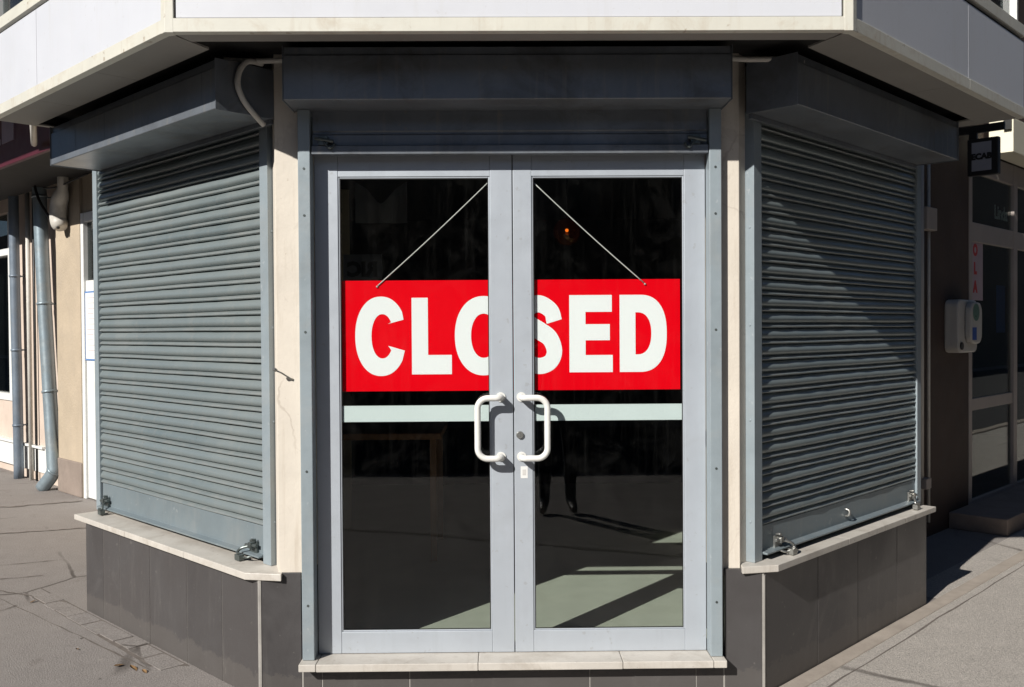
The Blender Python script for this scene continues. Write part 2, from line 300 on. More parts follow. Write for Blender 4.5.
# pavement: worn grey-brown asphalt slabs with cracks, gum, grit
def pave_mat(name, base, slab=True):
    m, nt, b, out = newmat(name); v = coords(nt)
    big = ramp(nt, noise(nt, v, .7, 6, .6, .3), .3, .72)
    c = mixc(nt, big, tuple(x*.84 for x in base), tuple(x*1.12 for x in base))
    mid = ramp(nt, noise(nt, v, 7, 8, .7), .35, .7)
    c = mixc(nt, mid, tuple(x*.80 for x in base), c); 
    fine = ramp(nt, noise(nt, v, 130, 4, .75), .32, .72)
    c = mixc(nt, .5, c, mixc(nt, fine, tuple(x*.30 for x in base), tuple(x*1.85 for x in base)))
    st = ramp(nt, noise(nt, v, 2.1, 7, .75, 1.2), .60, .74)
    mu = N(nt, 'ShaderNodeMath', operation='MULTIPLY'); nt.links.new(st, mu.inputs[0]); mu.inputs[1].default_value = .55
    c = mixc(nt, mu.outputs[0], c, (.14,.115,.095))
    # pale flecks (gum, chips)
    vo = N(nt, 'ShaderNodeTexVoronoi', i_Scale=4.5, i_Randomness=1.0); nt.links.new(v, vo.inputs['Vector'])
    fl = ramp(nt, vo.outputs['Distance'], .055, .075, (1,1,1,1), (0,0,0,1)); mu2 = N(nt, 'ShaderNodeMath', operation='MULTIPLY'); nt.links.new(fl, mu2.inputs[0]); mu2.inputs[1].default_value = .5
    c = mixc(nt, mu2.outputs[0], c, (.42,.38,.33))
    vo3 = N(nt, 'ShaderNodeTexVoronoi', i_Scale=3.1, i_Randomness=1.0); nt.links.new(coords(nt, (1.3,.9,1)), vo3.inputs['Vector'])
    fl3 = ramp(nt, vo3.outputs['Distance'], .035, .05, (1,1,1,1), (0,0,0,1))
    c = mixc(nt, fl3, c, (.09,.075,.065))
    # cracks
    wv = N(nt, 'ShaderNodeMix', data_type='RGBA'); wv.inputs[0].default_value = .06
    nz = N(nt, 'ShaderNodeTexNoise', i_Scale=3.0, i_Detail=4); nt.links.new(v, nz.inputs['Vector']); nt.links.new(v, wv.inputs[6]); nt.links.new(nz.outputs['Color'], wv.inputs[7])
    vc = N(nt, 'ShaderNodeTexVoronoi', feature='DISTANCE_TO_EDGE', i_Scale=.75); nt.links.new(wv.outputs[2], vc.inputs['Vector'])
    cr = ramp(nt, vc.outputs['Distance'], .004, .011, (1,1,1,1), (0,0,0,1))
    gate = ramp(nt, noise(nt, v, .9, 3, .5), .50, .60); mu3 = N(nt, 'ShaderNodeMath', operation='MULTIPLY'); nt.links.new(cr, mu3.inputs[0]); nt.links.new(gate, mu3.inputs[1])
    mu4 = N(nt, 'ShaderNodeMath', operation='MULTIPLY'); nt.links.new(mu3.outputs[0], mu4.inputs[0]); mu4.inputs[1].default_value = .75
    c = mixc(nt, mu4.outputs[0], c, (.075,.062,.052))
    nt.links.new(c, b.inputs['Base Color']); b.inputs['Roughness'].default_value = .85; b.inputs['Specular IOR Level'].default_value = .3
    h = N(nt, 'ShaderNodeMath', operation='SUBTRACT'); nt.links.new(fine, h.inputs[0]); nt.links.new(mu3.outputs[0], h.inputs[1])
    bp = N(nt, 'ShaderNodeBump', i_Strength=.6, i_Distance=.006); nt.links.new(h.outputs[0], bp.inputs['Height']); nt.links.new(bp.outputs[0], b.inputs['Normal'])
    return m
M['pave'] = pave_mat('pavement', (.345,.312,.288))
M['pave2'] = pave_mat('side_pavement', (.52,.475,.425))
M['paver'] = surf('paver_brick', (.27,.228,.20), .9, 0, .2, 9, (.2,.17,.14), .5, 6, 0, None, .5, 90)
M['joint_shadow'] = surf('paver_joint_shadow', (.17,.145,.125), .95, 0, .3, 12)
M['strip'] = surf('wall_kerb_concrete', (.40,.345,.29), .9, 0, .14, 5, (.24,.2,.17), .5, 4, 0, None, .4, 90)
M['road'] = surf('road_asphalt', (.055,.053,.052), .9, 0, .2, 2, bump=.3)

# ------------------------------------------------------------------ ground
def ground_piece(name, polys, z, mat, th=.0):
    mb = MB()
    for p in polys: mb.quad([(x, y, z) for x, y in p])
    return tag(mb.build(name, mat), kind='structure')
ground_piece('pavement', [[(-220,-220),(220,-220),(220,220),(-220,220)]], 0, M['pave'])
ground_piece('road', [[(-60,-11.0),(60,-11.0),(60,-6.2),(-60,-6.2)]], .004, M['road'])
def frq(f, s0, s1, o0, o1): return [f(a,b,0).xy[:] for a, b in ((s0,o0),(s1,o0),(s1,o1),(s0,o1))]
ground_piece('road', [frq(FL, .2, 110, 1.6, 14)], .008, M['road'])
ground_piece('road', [frq(FR, .2, 110, 1.5, 8)], .012, M['road'])
for fr, o in (('L',1.6),('R',1.5)):
    mb = MB()
    for i in range(40): mb.box(fr, .2+i*.9, .2+i*.9+.89, o-.13, o+.01, -.02, .03)
    tag(mb.build('kerb', M['strip'], bevel=.01), kind='structure')
# dark strips across the pavement: slab joints, and cast-shadow bands painted as strips
def joint_shadow_strip(mb, a, b, w, z=.004, n=24):
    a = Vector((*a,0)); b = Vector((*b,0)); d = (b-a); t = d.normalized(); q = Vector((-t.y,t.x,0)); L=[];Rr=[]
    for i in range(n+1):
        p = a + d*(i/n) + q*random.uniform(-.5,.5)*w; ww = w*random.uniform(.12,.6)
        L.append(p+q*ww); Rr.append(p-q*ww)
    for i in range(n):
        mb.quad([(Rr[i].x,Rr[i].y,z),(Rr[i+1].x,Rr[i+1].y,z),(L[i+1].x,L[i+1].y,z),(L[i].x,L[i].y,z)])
mb = MB()
def l2(s,o): v = FL(s,o,0); return (v.x,v.y)
def r2(s,o): v = FR(s,o,0); return (v.x,v.y)
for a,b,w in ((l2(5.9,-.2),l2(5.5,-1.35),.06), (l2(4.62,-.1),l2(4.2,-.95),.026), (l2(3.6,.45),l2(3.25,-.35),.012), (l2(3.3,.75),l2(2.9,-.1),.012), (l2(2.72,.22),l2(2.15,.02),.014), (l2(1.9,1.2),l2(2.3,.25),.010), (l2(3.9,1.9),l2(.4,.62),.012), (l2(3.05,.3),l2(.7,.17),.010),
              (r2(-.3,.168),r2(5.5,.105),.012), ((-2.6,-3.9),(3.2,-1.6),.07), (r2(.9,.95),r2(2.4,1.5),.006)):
    joint_shadow_strip(mb, a, b, w)
tag(mb.build('pavement_joint_shadow', M['joint_shadow']), kind='structure')
# broken paver band along the left plinth
mbp, mbj = MB(), MB()
mbj.quad([FL(.62,.012,.0015),FL(2.60,.012,.0015),FL(2.55,.125,.0015),FL(.75,.15,.0015)])
s = .66
while s < 2.6:
    ln = random.uniform(.15,.24)
    if random.random() < .85:
        o0 = .016 + random.uniform(0,.006)
        mbp.box('L', s, s+ln-random.uniform(.003,.016), o0, o0+.112*random.uniform(.85,1.05), -.02, .002+random.uniform(0,.003))
    s += ln
tag(mbj.build('paver_bed', M['joint_shadow']), kind='structure')
tag(mbp.build('paver_band', M['pave']), kind='structure')
ground_piece('side_pavement', [[(FR(-1.6,.09,0).x,FR(-1.6,.09,0).y),(FR(-1.6,3.2,0).x,FR(-1.6,3.2,0).y),(FR(26,3.2,0).x,FR(26,3.2,0).y),(FR(26,-.2,0).x,FR(26,-.2,0).y),(FR(2,-.2,0).x,FR(2,-.2,0).y),(FR(2,.09,0).x,FR(2,.09,0).y)]], .003, M['pave2'])
mb = MB(); mb.box('R', -.25, 6.0, .004, .09, -.02, .008)
tag(mb.build('wall_kerb_strip', M['strip'], bevel=.006), kind='structure')

# ------------------------------------------------------------------ the corner shop
SHOP = empty('corner_shop', (0,.6,0), 'closed shop on a chamfered street corner with steel shutters, dark tiled base and white canopy', 'shop building')
# plinth: separate dark tiles over a pale grout core
ZS_L, ZS_R, ZF = .556, .570, .556
mb = MB(); g = .004
def tiles(fr, js, o, z0, z1, th=.02):
    for a, b in zip(js[:-1], js[1:]):
        mb.box(fr, a+.0024, b-.0024, o-th, o-random.uniform(0,.0012), z0, z1-random.uniform(0,.002))
tiles('L', [.0085,.327,.669,1.076,1.445,1.659,1.903], 0, 0, ZS_L-.032)
tiles('R', [.0085,.501,.938,1.427,1.849], 0, 0, ZS_R-.032)
tiles('F', [-1.0915,-.916], 0, 0, ZF); tiles('F', [.924,1.0915], 0, 0, ZF)
tiles('F', [-.913,-.83,-.45,.335,.80,.921], 0, 0, .128)
PL = mb.build('plinth', M['tile'], SHOP, bevel=.0015)
mb = MB()
mb.prism([FL(0,-.003,0).xy, FL(1.9,-.003,0).xy, FL(1.9,-.4,0).xy, (-.95,.36), (-.95,.003), (-1.097,.003)], 0, ZS_L-.033)
mb.prism([FR(0,-.003,0).xy, (1.097,.003), (.95,.003), (.95,.36), FR(1.845,-.4,0).xy, FR(1.845,-.003,0).xy], 0, ZS_R-.033)
mb.box('F', -.949, .949, -.36, -.003, 0, .127)
# pale corner beads
mb.hexa([FF(-1.1,0,0)+Vector((-.001,-.001,0)), FF(-1.0915,.001,0), FF(-1.0915,-.02,0), FL(.0085,.001,0), FF(-1.1,0,ZF-.03)+Vector((-.001,-.001,0)), FF(-1.0915,.001,ZF-.03), FF(-1.0915,-.02,ZF-.03), FL(.0085,.001,ZF-.03)])
mb.hexa([FF(1.1,0,0)+Vector((.001,-.001,0)), FF(1.0915,.001,0), FF(1.0915,-.02,0), FR(.0085,.001,0), FF(1.1,0,ZF-.03)+Vector((.001,-.001,0)), FF(1.0915,.001,ZF-.03), FF(1.0915,-.02,ZF-.03), FR(.0085,.001,ZF-.03)])
mb.build('grout', M['grout'], PL)
# walls (cream plaster) : pillars beside the door, returns at the ends, band above
mb = MB(); ZT = 2.98
for sg, f in ((-1, FL), (1, FR)):
    xe, ye, e = (1.018,.012,f(.06,-.125,0).xy) if sg < 0 else (1.0,.020,f(.010,-.094,0).xy)
    pts = [(sg*.90,ye), (sg*xe,ye), (sg*xe,ye+.012), e, (sg*.90,.30)]
    if sg > 0: pts = list(reversed(pts))
    mb.prism(pts, ZF-.035, ZT)
mb.box('F', -.9, .9, -.30, -.012, 2.56, ZT)
for fr, e in (('L',1.9),('R',1.85)):
    mb.box(fr, e+.10, e+.22, -1.6, -.32, 0, ZT)
    mb.box(fr, .19, e+.1, -.30, -.18, 2.5, ZT)
    mb.box(fr, .19, e+.1, -.42, -.30, 0, ZF-.035)
mb.build('wall', M['cream'], SHOP, bevel=.004)
mb = MB(); mb.tube([Vector((-1.012,-.045,1.44)),Vector((-.985,-.03,1.425)),Vector((-.955,.0,1.40)),Vector((-.945,.012,1.395))], .0035, 8); mb.tube([Vector((-1.016,-.05,1.445)),Vector((-1.006,-.04,1.437))], .008, 8)
mb.build('wire', M['steel'], SHOP)
# sills
for fr, z, e, f in (('L',ZS_L,1.967,FL),('R',ZS_R,1.886,FR)):
    mb = MB(); sg = -1 if fr == 'L' else 1
    cuts = [.62,1.28] if fr == 'L' else [.75,1.45]
    edges = [None]+cuts+[e]
    p0 = [(sg*.995,-.014), f(.06,.04,0).xy]
    prev = None
    for i in range(3):
        b = edges[i+1]
        if i == 0: pts = [(sg*.998,-.024), f(.05,.04,0).xy, f(b-.001,.04,0).xy, f(b-.001,-.178,0).xy, f(.11,-.164,0).xy, (sg*1.0,.011)]
        else: pts = [f(edges[i]+.001,.04,0).xy, f(b-.001,.04,0).xy, f(b-.001,-.178,0).xy, f(edges[i]+.001,-.178,0).xy]
        if sg > 0: pts = list(reversed(pts))
        mb.prism(pts, z-.031, z - .0008*i)
    mb.build('window_sill', M['sill'], SHOP, bevel=.003)
# threshold
mb = MB()
for a, b in ((-.915,-.842),(-.84,-.15),(-.148,.47),(.472,.86),(.862,.917)):
    mb.box('F', a, b, -.2, .08, .150 + random.uniform(-.001,.001), .182)
mb.box('F', -.9, .9, -.2, -.022, .128, .150)
mb.build('threshold', M['sill'], SHOP, bevel=.003)

# ---------------- roller shutters
PITCH = .0737
def curtain(fr, s0, s1, z0, z1, oc, parent):
    f = FRAME[fr]; mb = MB(); prof = []; z = z0; k = 0
    while z < z1:
        jo = random.uniform(-.0012,.0012)
        # bead, crease, convex slat, shadow gap
        for t, o in ((0,-.022),(.012,-.009),(.03,-.004),(.065,-.001),(.11,-.0015),(.17,-.006),(.235,-.0125),(.275,-.0175),(.29,-.020)):
            prof.append((oc+o+jo, z+t*PITCH))
        for i in range(13):
            t = i/12
            prof.append((oc-.0195+.0200*math.sin(t**.68*math.pi)**.8+jo, z+(.30+.665*t)*PITCH))
        prof.append((oc-.027+jo, z+.977*PITCH))
        z += PITCH
    NS = 16; rows = []
    for o, zz in prof:
        row = []
        for i in range(NS+1):
            s = s0+(s1-s0)*i/NS
            wob = .0012*math.sin(s*9+zz*3.1)+.001*math.sin(s*23+math.floor((zz-z0)/PITCH)*2.7)
            row.append(mb.bm.verts.new(f(s, o+wob, zz + .0008*math.sin(s*5+math.floor((zz-z0)/PITCH)*1.9))))
        rows.append(row)
    for j in range(len(rows)-1):
        for i in range(NS):
            fc = mb.bm.faces.new([rows[j][i], rows[j][i+1], rows[j+1][i+1], rows[j+1][i]]); fc.smooth = True
    o = mb.build('roller_shutter', M['slats'], parent, recalc=True)
    return o
def latch(fr, s, z, o, dr, parent):
    f = FRAME[fr]; mb = MB()
    mb.box(fr, s-.03*1, s+.035, o+.002, o+.012, z+.01, z+.065)                    # plate
    mb.tube([f(s-.045,o+.022,z+.05), f(s+.05,o+.022,z+.042)], .008)               # bolt
    mb.box(fr, s-.012, s+.012, o+.006, o+.034, z+.033, z+.060)
    mb.tube(smooth_path([f(s+dr*.02,o+.024,z+.04), f(s+dr*.045,o+.05,z+.03), f(s+dr*.06,o+.06,z+.012), f(s+dr*.035,o+.07,z+.010)],5), .0065, 8)
    mb.box(fr, s+dr*.045-.02, s+dr*.045+.02, o+.045, o+.072, z-.022, z+.004)      # padlock body lying on the sill
    mb.tube(smooth_path([f(s-dr*.02,o+.02,z+.004), f(s+dr*.0,o+.045,z-.006), f(s+dr*.04,o+.05,z-.008)],5), .005, 8)
    mb.tube([f(s-.02,o+.012,z+.072), f(s-.02,o+.035,z+.076)], .006, 8)
    return mb.build('latch', M['latch'] if fr == 'L' else M['steel'], parent, bevel=.0015)
def housing(fr, s0, s1, o0, o1, z0, z1, parent, lip=True):
    mb = MB()
    mb.extrude(fr, [(o0,z0),(o1-.003,z0),(o1,z0+.003),(o1,z1-.035),(o1-.006,z1-.032),(o1-.006,z1),(o0,z1)], s0+.004, s1-.004)
    mb.box(fr, s0, s0+.0035, o0, o1+.004, z0-.004, z1+.003); mb.box(fr, s1-.0035, s1, o0, o1+.004, z0-.004, z1+.003)
    mb.box(fr, s0+.02, s1-.02, o0, o0+.018, z0-.022, z0-.001)
    for s in (s0+.12, (s0+s1)/2+.2, s1-.35): mb.box(fr, s, s+.0025, o1-.004, o1+.0008, z0+.01, z1-.036)
    return mb.build('housing', M['housing'], parent, bevel=.0025)
for fr, z, e, ro, ra in (('L',ZS_L,1.955,-.100,.066),('R',ZS_R,1.852,-.050,.006)):
    SH = curtain(fr, ra+.055, e, .722, 2.56, ro-.0075, SHOP)
    mb = MB(); mb.box(fr, ra, ra+.066, ro-.05, ro, z+.001, 2.56)
    for zz in (.75,1.2,1.62,2.05): mb.tube([FRAME[fr](ra,ro-.022,zz), FRAME[fr](ra-.003,ro-.022,zz)], .006, 8)
    mb.build('guide_rail', M['rail'], SH, bevel=.003)
    mb = MB(); mb.box(fr, e-.012, e+.045, ro-.05, ro, z+.001, 2.56)
    mb.build('guide_rail', M['rail'], SH, bevel=.003)
    mb = MB(); mb.extrude(fr, [(ro-.034,z+.028),(ro+.022,z+.026),(ro+.023,z+.034),(ro-.012,z+.040),(ro-.014,.721),(ro-.034,.721)], ra+.07, e-.02)
    mb.build('bottom_bar', M['barpaint'], SH, bevel=.002)
    latch(fr, .215, z+.026, ro-.012, 1, SH); latch(fr, e-.10, z+.026, ro-.012, -1, SH)
    if fr == 'R':
        mb = MB(); mb.tube(smooth_path([FR(.93,ro-.014,z+.070),FR(.93,ro+.006,z+.078),FR(.933,ro+.006,z+.100),FR(.93,ro-.014,z+.108)],4), .0065, 8); mb.build('pull_ring', M['steel'], SH)
    if fr == 'L': housing('L', -.045, 1.80, -.08, .20, 2.525, 2.730, SH)
    else: housing('R', -.085, 1.765, -.035, .20, 2.528, 2.738, SH)
# door shutter, rolled up
mb = MB()
mb.extrude('F', [(0,2.40),(.004,2.402),(.004,2.448),(-.004,2.452),(-.004,2.462),(.0,2.466),(.0,2.62),(-.012,2.62),(-.012,2.40)], -.85, .855)
mb.box('F', -.85, .855, -.012, .026, 2.362, 2.398)
SH = mb.build('roller_shutter', M['housing'], SHOP, bevel=.002)
for a, b in ((-.908,-.856),(.858,.910)):
    mb = MB(); mb.box('F', a, b, -.048, .03, .183, 2.552)
    gr_ = mb.build('guide_rail', M['rail'], SH, bevel=.003)
    for zz in (.42,1.0,1.6,2.1,2.3):
        mb = MB(); mb.tube([FF((a+b)/2,.03,zz), FF((a+b)/2,.0315,zz)], .0055, 10); mb.build('screw', M['latch'], gr_)
housing('F', -.931, .916, -.02, .20, 2.552, 2.768, SH)
for x, d in ((-.80,1),(.80,-1)):
    mb = MB()
    mb.box('F', x-.02, x+.02, .002, .03, 2.40, 2.44); mb.tube([FF(x-.035,.03,2.43), FF(x+.045,.028,2.415)], .008, 8)
    mb.tube(smooth_path([FF(x,.03,2.42),FF(x+d*.03,.04,2.385),FF(x+d*.05,.03,2.405)],5), .005, 8)
    mb.build('latch', M['latch'], SH, bevel=.001)

# ---------------- glass double door
DY = .05                                      # front plane of the leaves
def fo(x, y, z): return Vector((x, y, z))
def tube_handle(x0, xo, z0, z1):
    d = 1 if xo > x0 else -1; Y0 = DY; YH = DY-.070; r = .045
    X = Vector((1,0,0)); Yv = Vector((0,1,0)); Z = Vector((0,0,1))
    p = [Vector((x0,Y0,z1))]
    p += arc((x0+d*.022,YH+.022,z1), -X*d, -Yv, .022, 0, math.pi/2, 6)
    p += arc((xo-d*r,YH,z1-r), Z, X*d, r, 0, math.pi/2, 8)
    p += arc((xo-d*r,YH,z0+r), X*d, -Z, r, 0, math.pi/2, 8)
    p += list(reversed(arc((x0+d*.022,YH+.022,z0), -X*d, -Yv, .022, 0, math.pi/2, 6)))
    p += [Vector((x0,Y0,z0))]
    return p
for sg in (-1, 1):
    if sg < 0: xa, ga, gb, xb = -.8545, -.752, -.088, .0085
    else: xa, ga, gb, xb = .0125, .094, .763, .8565
    z0, z1, gz0, gz1 = .184, 2.40, .279, 2.277
    mb = MB(); y0, y1 = DY, DY+.017
    B = lambda a,b,c,d,e=y0,f=y1: mb.hexa([fo(a,e,c),fo(b,e,c),fo(b,f,c),fo(a,f,c),fo(a,e,d),fo(b,e,d),fo(b,f,d),fo(a,f,d)])
    B(xa, ga, z0, z1); B(gb, xb, z0, z1)
    B(ga+.0004, gb-.0004, z0, gz0, y0+.0012); B(ga+.0004, gb-.0004, gz1, z1, y0+.0012)
    # glazing beads
    for a,b,c,d in ((ga,ga+.007,gz0,gz1),(gb-.007,gb,gz0,gz1),(ga+.0075,gb-.0075,gz0,gz0+.007),(ga+.0075,gb-.0075,gz1-.007,gz1)):
        B(a,b,c,d, y0+.005, y1-.002)
    lab = None
    D = mb.build('door', M['door'], SHOP, bevel=.0022)
    mb = MB(); mb.hexa([fo(x,y,z) for z in (gz0+.001,gz1-.001) for x,y in ((ga+.002,y0+.0075),(gb-.002,y0+.0075),(gb-.002,y0+.0135),(ga+.002,y0+.0135))])
    mb.build('glass_pane', M['glass'], D)
    mb = MB()
    for a_,b_,c_,d_ in ((ga+.0068,ga+.0105,gz0+.0068,gz1-.0068),(gb-.0105,gb-.0068,gz0+.0068,gz1-.0068),(ga+.0106,gb-.0106,gz0+.0068,gz0+.0105),(ga+.0106,gb-.0106,gz1-.0105,gz1-.0068)): B(a_,b_,c_,d_, y0+.0055, y0+.0074)
    mb.build('gasket', M['black'], D)
    mb = MB(); mb.hexa([fo(x,y,z) for z in (1.203,1.274) for x,y in ((ga+.006,y0+.0145),(gb-.004,y0+.0145),(gb-.004,y0+.022),(ga+.006,y0+.022))])
    mb.build('mid_rail', M['bar'], D)
    mb = MB()
    if sg < 0: p = tube_handle(-.046, -.146, 1.048, 1.310)
    else: p = tube_handle(.045, .156, 1.048, 1.310)
    mb.tube(p, .0135, 16)
    for z in (1.048,1.310): mb.tube([Vector((p[0].x,DY-.006,z)), Vector((p[0].x,DY,z))], .021, 18)
    mb.build('handle', M['white_enamel'], D)
    if sg > 0:
        mb = MB(); mb.tube([(.0375,DY-.010,1.143),(.0375,DY,1.143)], [.0155,.017], 20); mb.box(lambda s,o,z: Vector((s,DY-.0105-o,z)), .036, .039, 0, .001, 1.135, 1.151)
        mb.build('lock', M['steel'], D, bevel=.001)
        mb = MB(); mb.hexa([fo(x,y,z) for z in (.952,1.004) for x,y in ((.040,DY-.0008),(.071,DY-.0008),(.071,DY+.0002),(.040,DY+.0002))])
        mb.build('sticker', M['paper'], D)
        mb = MB(); mb.hexa([fo(x,y,z) for z in (.965,.990) for x,y in ((.048,DY-.0014),(.063,DY-.0014),(.063,DY-.0007),(.048,DY-.0007))]); mb.build('printed_mark', M['cord'], D)
# ---------------- canopy / bay above
OV = .486; ZC = 2.737
SE_L, SE_R = 1.86, 1.93
def ring_prism(mb, o0, o1, z0, z1, sl=SE_L, sr=SE_R):        # three mitred pieces between offsets
    for fr in 'LFR':
        f = FRAME[fr]
        if fr == 'F':
            pts = [(-HC-.41421*o0,-o0),(HC+.41421*o0,-o0),(HC+.41421*o1,-o1),(-HC-.41421*o1,-o1)]
        else:
            e = sl if fr == 'L' else sr
            pts = [f(mit(o0)+.0,o0,0).xy, f(e,o0,0).xy, f(e,o1,0).xy, f(mit(o1)+.0,o1,0).xy]
        mb.prism(pts, z0, z1)
mb = MB()
JL = [None,1.158]
def panels(fr, cuts, o, z0, z1):
    for a, b in zip(cuts[:-1], cuts[1:]): mb.box(fr, a+.0025, b-.0025, o-.02, o, z0, z1)
panels('L', [mit(OV)+.03, 1.158, SE_L-.003], OV, ZC+.055, 3.155)
panels('R', [mit(OV)+.03, 1.061, SE_R-.003], OV, ZC+.055, 3.150)
panels('F', [-HC-.414*OV+.035, HC+.414*OV-.035], OV, ZC+.055, 3.155)
FA = mb.build('fascia', M['fascia'], SHOP, bevel=.002)
mb = MB()
def trim(fr, a, b): mb.box(fr, a, b, OV-.03, OV+.007, ZC, ZC+.052)
for fr, cuts in (('L',[mit(OV)+.012,1.162,SE_L]),('R',[mit(OV)+.012,1.066,SE_R])):
    for a,b in zip(cuts[:-1],cuts[1:]): trim(fr, a+.001, b-.001)
xm = HC+.41421*OV
mb.box('F', -xm+.022, xm-.022, OV-.03, OV+.007, ZC, ZC+.052)
for sg in (-1,1):                              # corner posts
    f = FL if sg < 0 else FR
    pts = [(sg*(xm-.030),-OV-.0075), (sg*(xm+.0036),-OV-.0075), f(mit(OV)+.028,OV+.0075,0).xy, f(mit(OV)+.028,OV-.03,0).xy, (sg*(xm-.030),-OV+.03)]
    if sg > 0: pts = list(reversed(pts))
    mb.prism(pts, ZC-.002, 3.24)
ring_prism(mb, OV-.04, OV+.006, 3.175, 3.235)
mb.build('trim', M['trim'], FA, bevel=.002)
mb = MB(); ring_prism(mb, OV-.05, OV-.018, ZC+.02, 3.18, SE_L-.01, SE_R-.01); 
ring_prism(mb, -.17, OV-.051, 2.80, 2.82, SE_L-.01, SE_R-.01)  # dark plate added so the recess above the boxes reads as shade
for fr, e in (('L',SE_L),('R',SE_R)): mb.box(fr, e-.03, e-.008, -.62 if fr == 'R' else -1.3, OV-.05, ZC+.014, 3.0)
mb.build('shade_backing', M['dark'], FA)
mb = MB()
for fr, cuts in (('L',[None,.55,1.25,SE_L-.004]),('R',[None,.95,SE_R-.004]),('F',[-1,1])):
    f = FRAME[fr]; OI = .36 if fr == 'F' else .26
    if fr == 'F':
        mb.prism([(-HC-.414*OI+.002,-OI),(HC+.414*OI-.002,-OI),(xm-.018,-OV+.032),(-xm+.018,-OV+.032)], ZC+.004, ZC+.012)
        continue
    for a, b in zip(cuts[:-1], cuts[1:]):
        if a is None: pts = [f(mit(OI)+.003,OI,0).xy, f(b-.0015,OI,0).xy, f(b-.0015,OV-.032,0).xy, f(mit(OV)+.02,OV-.032,0).xy]
        else: pts = [f(a+.0015,OI,0).xy, f(b-.0015,OI,0).xy, f(b-.0015,OV-.032,0).xy, f(a+.0015,OV-.032,0).xy]
        mb.prism(pts, ZC+.004, ZC+.012)
# end strip of the soffit beyond the shutters
mb.box('L', 1.815, SE_L-.004, -1.3, .258, ZC+.004, ZC+.012); mb.box('R', 1.785, SE_R-.004, -.62, .258, ZC+.004, ZC+.012)
mb.build('soffit', M['soffit'], SHOP)
# upper storey body
def ring_pts(o, sl, sr, back):
    return [FL(sl,o,0).xy, FL(mit(o),o,0).xy, FR(mit(o),o,0).xy, FR(sr,o,0).xy, FR(sr,-back,0).xy, Vector((0,7.5)), FL(sl,-back,0).xy]
mb = MB(); p = ring_pts(OV-.06, SE_L-.02, SE_R-.02, 3.0)
mb.prism([tuple(q) for q in reversed(p)], 2.98, 3.17)
mb.prism([tuple(q) for q in reversed(ring_pts(OV-.10, SE_L-.02, SE_R-.02, 3.0))], 4.75, 4.98)
for fr, e in (('L',SE_L),('R',SE_R)): mb.box(fr, e-.2, e-.03, -3.0, OV-.2, 3.17, 4.75)
mb.build('upper_wall', M['plaster3'], SHOP)
for fr in 'LFR':
    f = FRAME[fr]
    a0, a1 = (-xm+.08, xm-.08) if fr == 'F' else (mit(OV)+.06, (SE_L if fr == 'L' else SE_R)-.02)
    mb = MB(); nb = 4 if fr == 'F' else 3
    mb.box(fr, a0, a1, OV-.09, OV-.02, 4.68, 4.76)
    for i in range(nb+1):
        s = a0+(a1-a0)*i/nb
        mb.box(fr, max(a0,s-.025), min(a1,s+.025), OV-.085, OV-.025, 3.236, 4.679)
    W = mb.build('window', M['whitepaint'], SHOP, bevel=.002)
    mb = MB(); mb.box(fr, a0+.002, a1-.002, OV-.066, OV-.060, 3.236, 4.679); mb.build('pane', M['bayglass'], W)
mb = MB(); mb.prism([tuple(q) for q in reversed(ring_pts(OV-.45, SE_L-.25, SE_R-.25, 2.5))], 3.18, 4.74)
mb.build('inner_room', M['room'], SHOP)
# ---------------- interior behind the door
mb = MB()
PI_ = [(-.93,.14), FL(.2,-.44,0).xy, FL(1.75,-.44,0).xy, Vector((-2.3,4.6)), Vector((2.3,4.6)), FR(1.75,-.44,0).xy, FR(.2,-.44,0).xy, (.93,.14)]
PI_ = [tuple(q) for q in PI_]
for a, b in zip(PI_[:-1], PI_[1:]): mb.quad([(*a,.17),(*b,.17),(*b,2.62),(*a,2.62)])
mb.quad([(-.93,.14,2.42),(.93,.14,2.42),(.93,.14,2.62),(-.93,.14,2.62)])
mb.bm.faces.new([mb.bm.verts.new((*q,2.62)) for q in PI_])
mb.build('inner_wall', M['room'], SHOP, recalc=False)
mb = MB(); mb.bm.faces.new([mb.bm.verts.new((*q,.172)) for q in PI_]); mb.quad([(-.93,.201,.172),(.93,.201,.172),(.93,.141,.172),(-.93,.141,.172)])
mb.build('inner_floor', M['floor'], SHOP, recalc=False)

# ------------------------------------------------------------------ CLOSED sign hanging behind the glass
SY = DY+.0245
SG = empty('hanging_sign', (0,SY,1.336), 'red board reading CLOSED in big white letters, hung by cords behind the door glass', 'sign')
mb = MB(); mb.hexa([fo(x,y,z) for z in (1.337,1.825) for x,y in ((-.744,SY),(.749,SY),(.749,SY+.004),(-.744,SY+.004))])
mb.build('board', M['red'], SG)
U = .004419/2.844*1.0                          # lettering drawn in units of the enlarged photograph grid
def LX(u): return -.744 + (u-35)*(1.493/960)
def LZ(v): return 1.825 - (v-43.5)*(.488/315)
mb = MB(); YL = SY-.0008
def flat(pts):                                  # polygon given in grid units
    vs = [mb.bm.verts.new((LX(a),YL,LZ(b))) for a,b in pts]; mb.bm.faces.new(vs)
def rect(a,b,c,d): flat([(a,b),(c,b),(c,d),(a,d)])
def ell(cx,cy,rx,ry,t,p=2.0):
    c, s = math.cos(t), math.sin(t)
    return (cx+rx*math.copysign(abs(c)**(2/p),c), cy-ry*math.copysign(abs(s)**(2/p),s))
def band(outer, inner):
    for i in range(len(outer)-1): flat([outer[i],outer[i+1],inner[i+1],inner[i]])
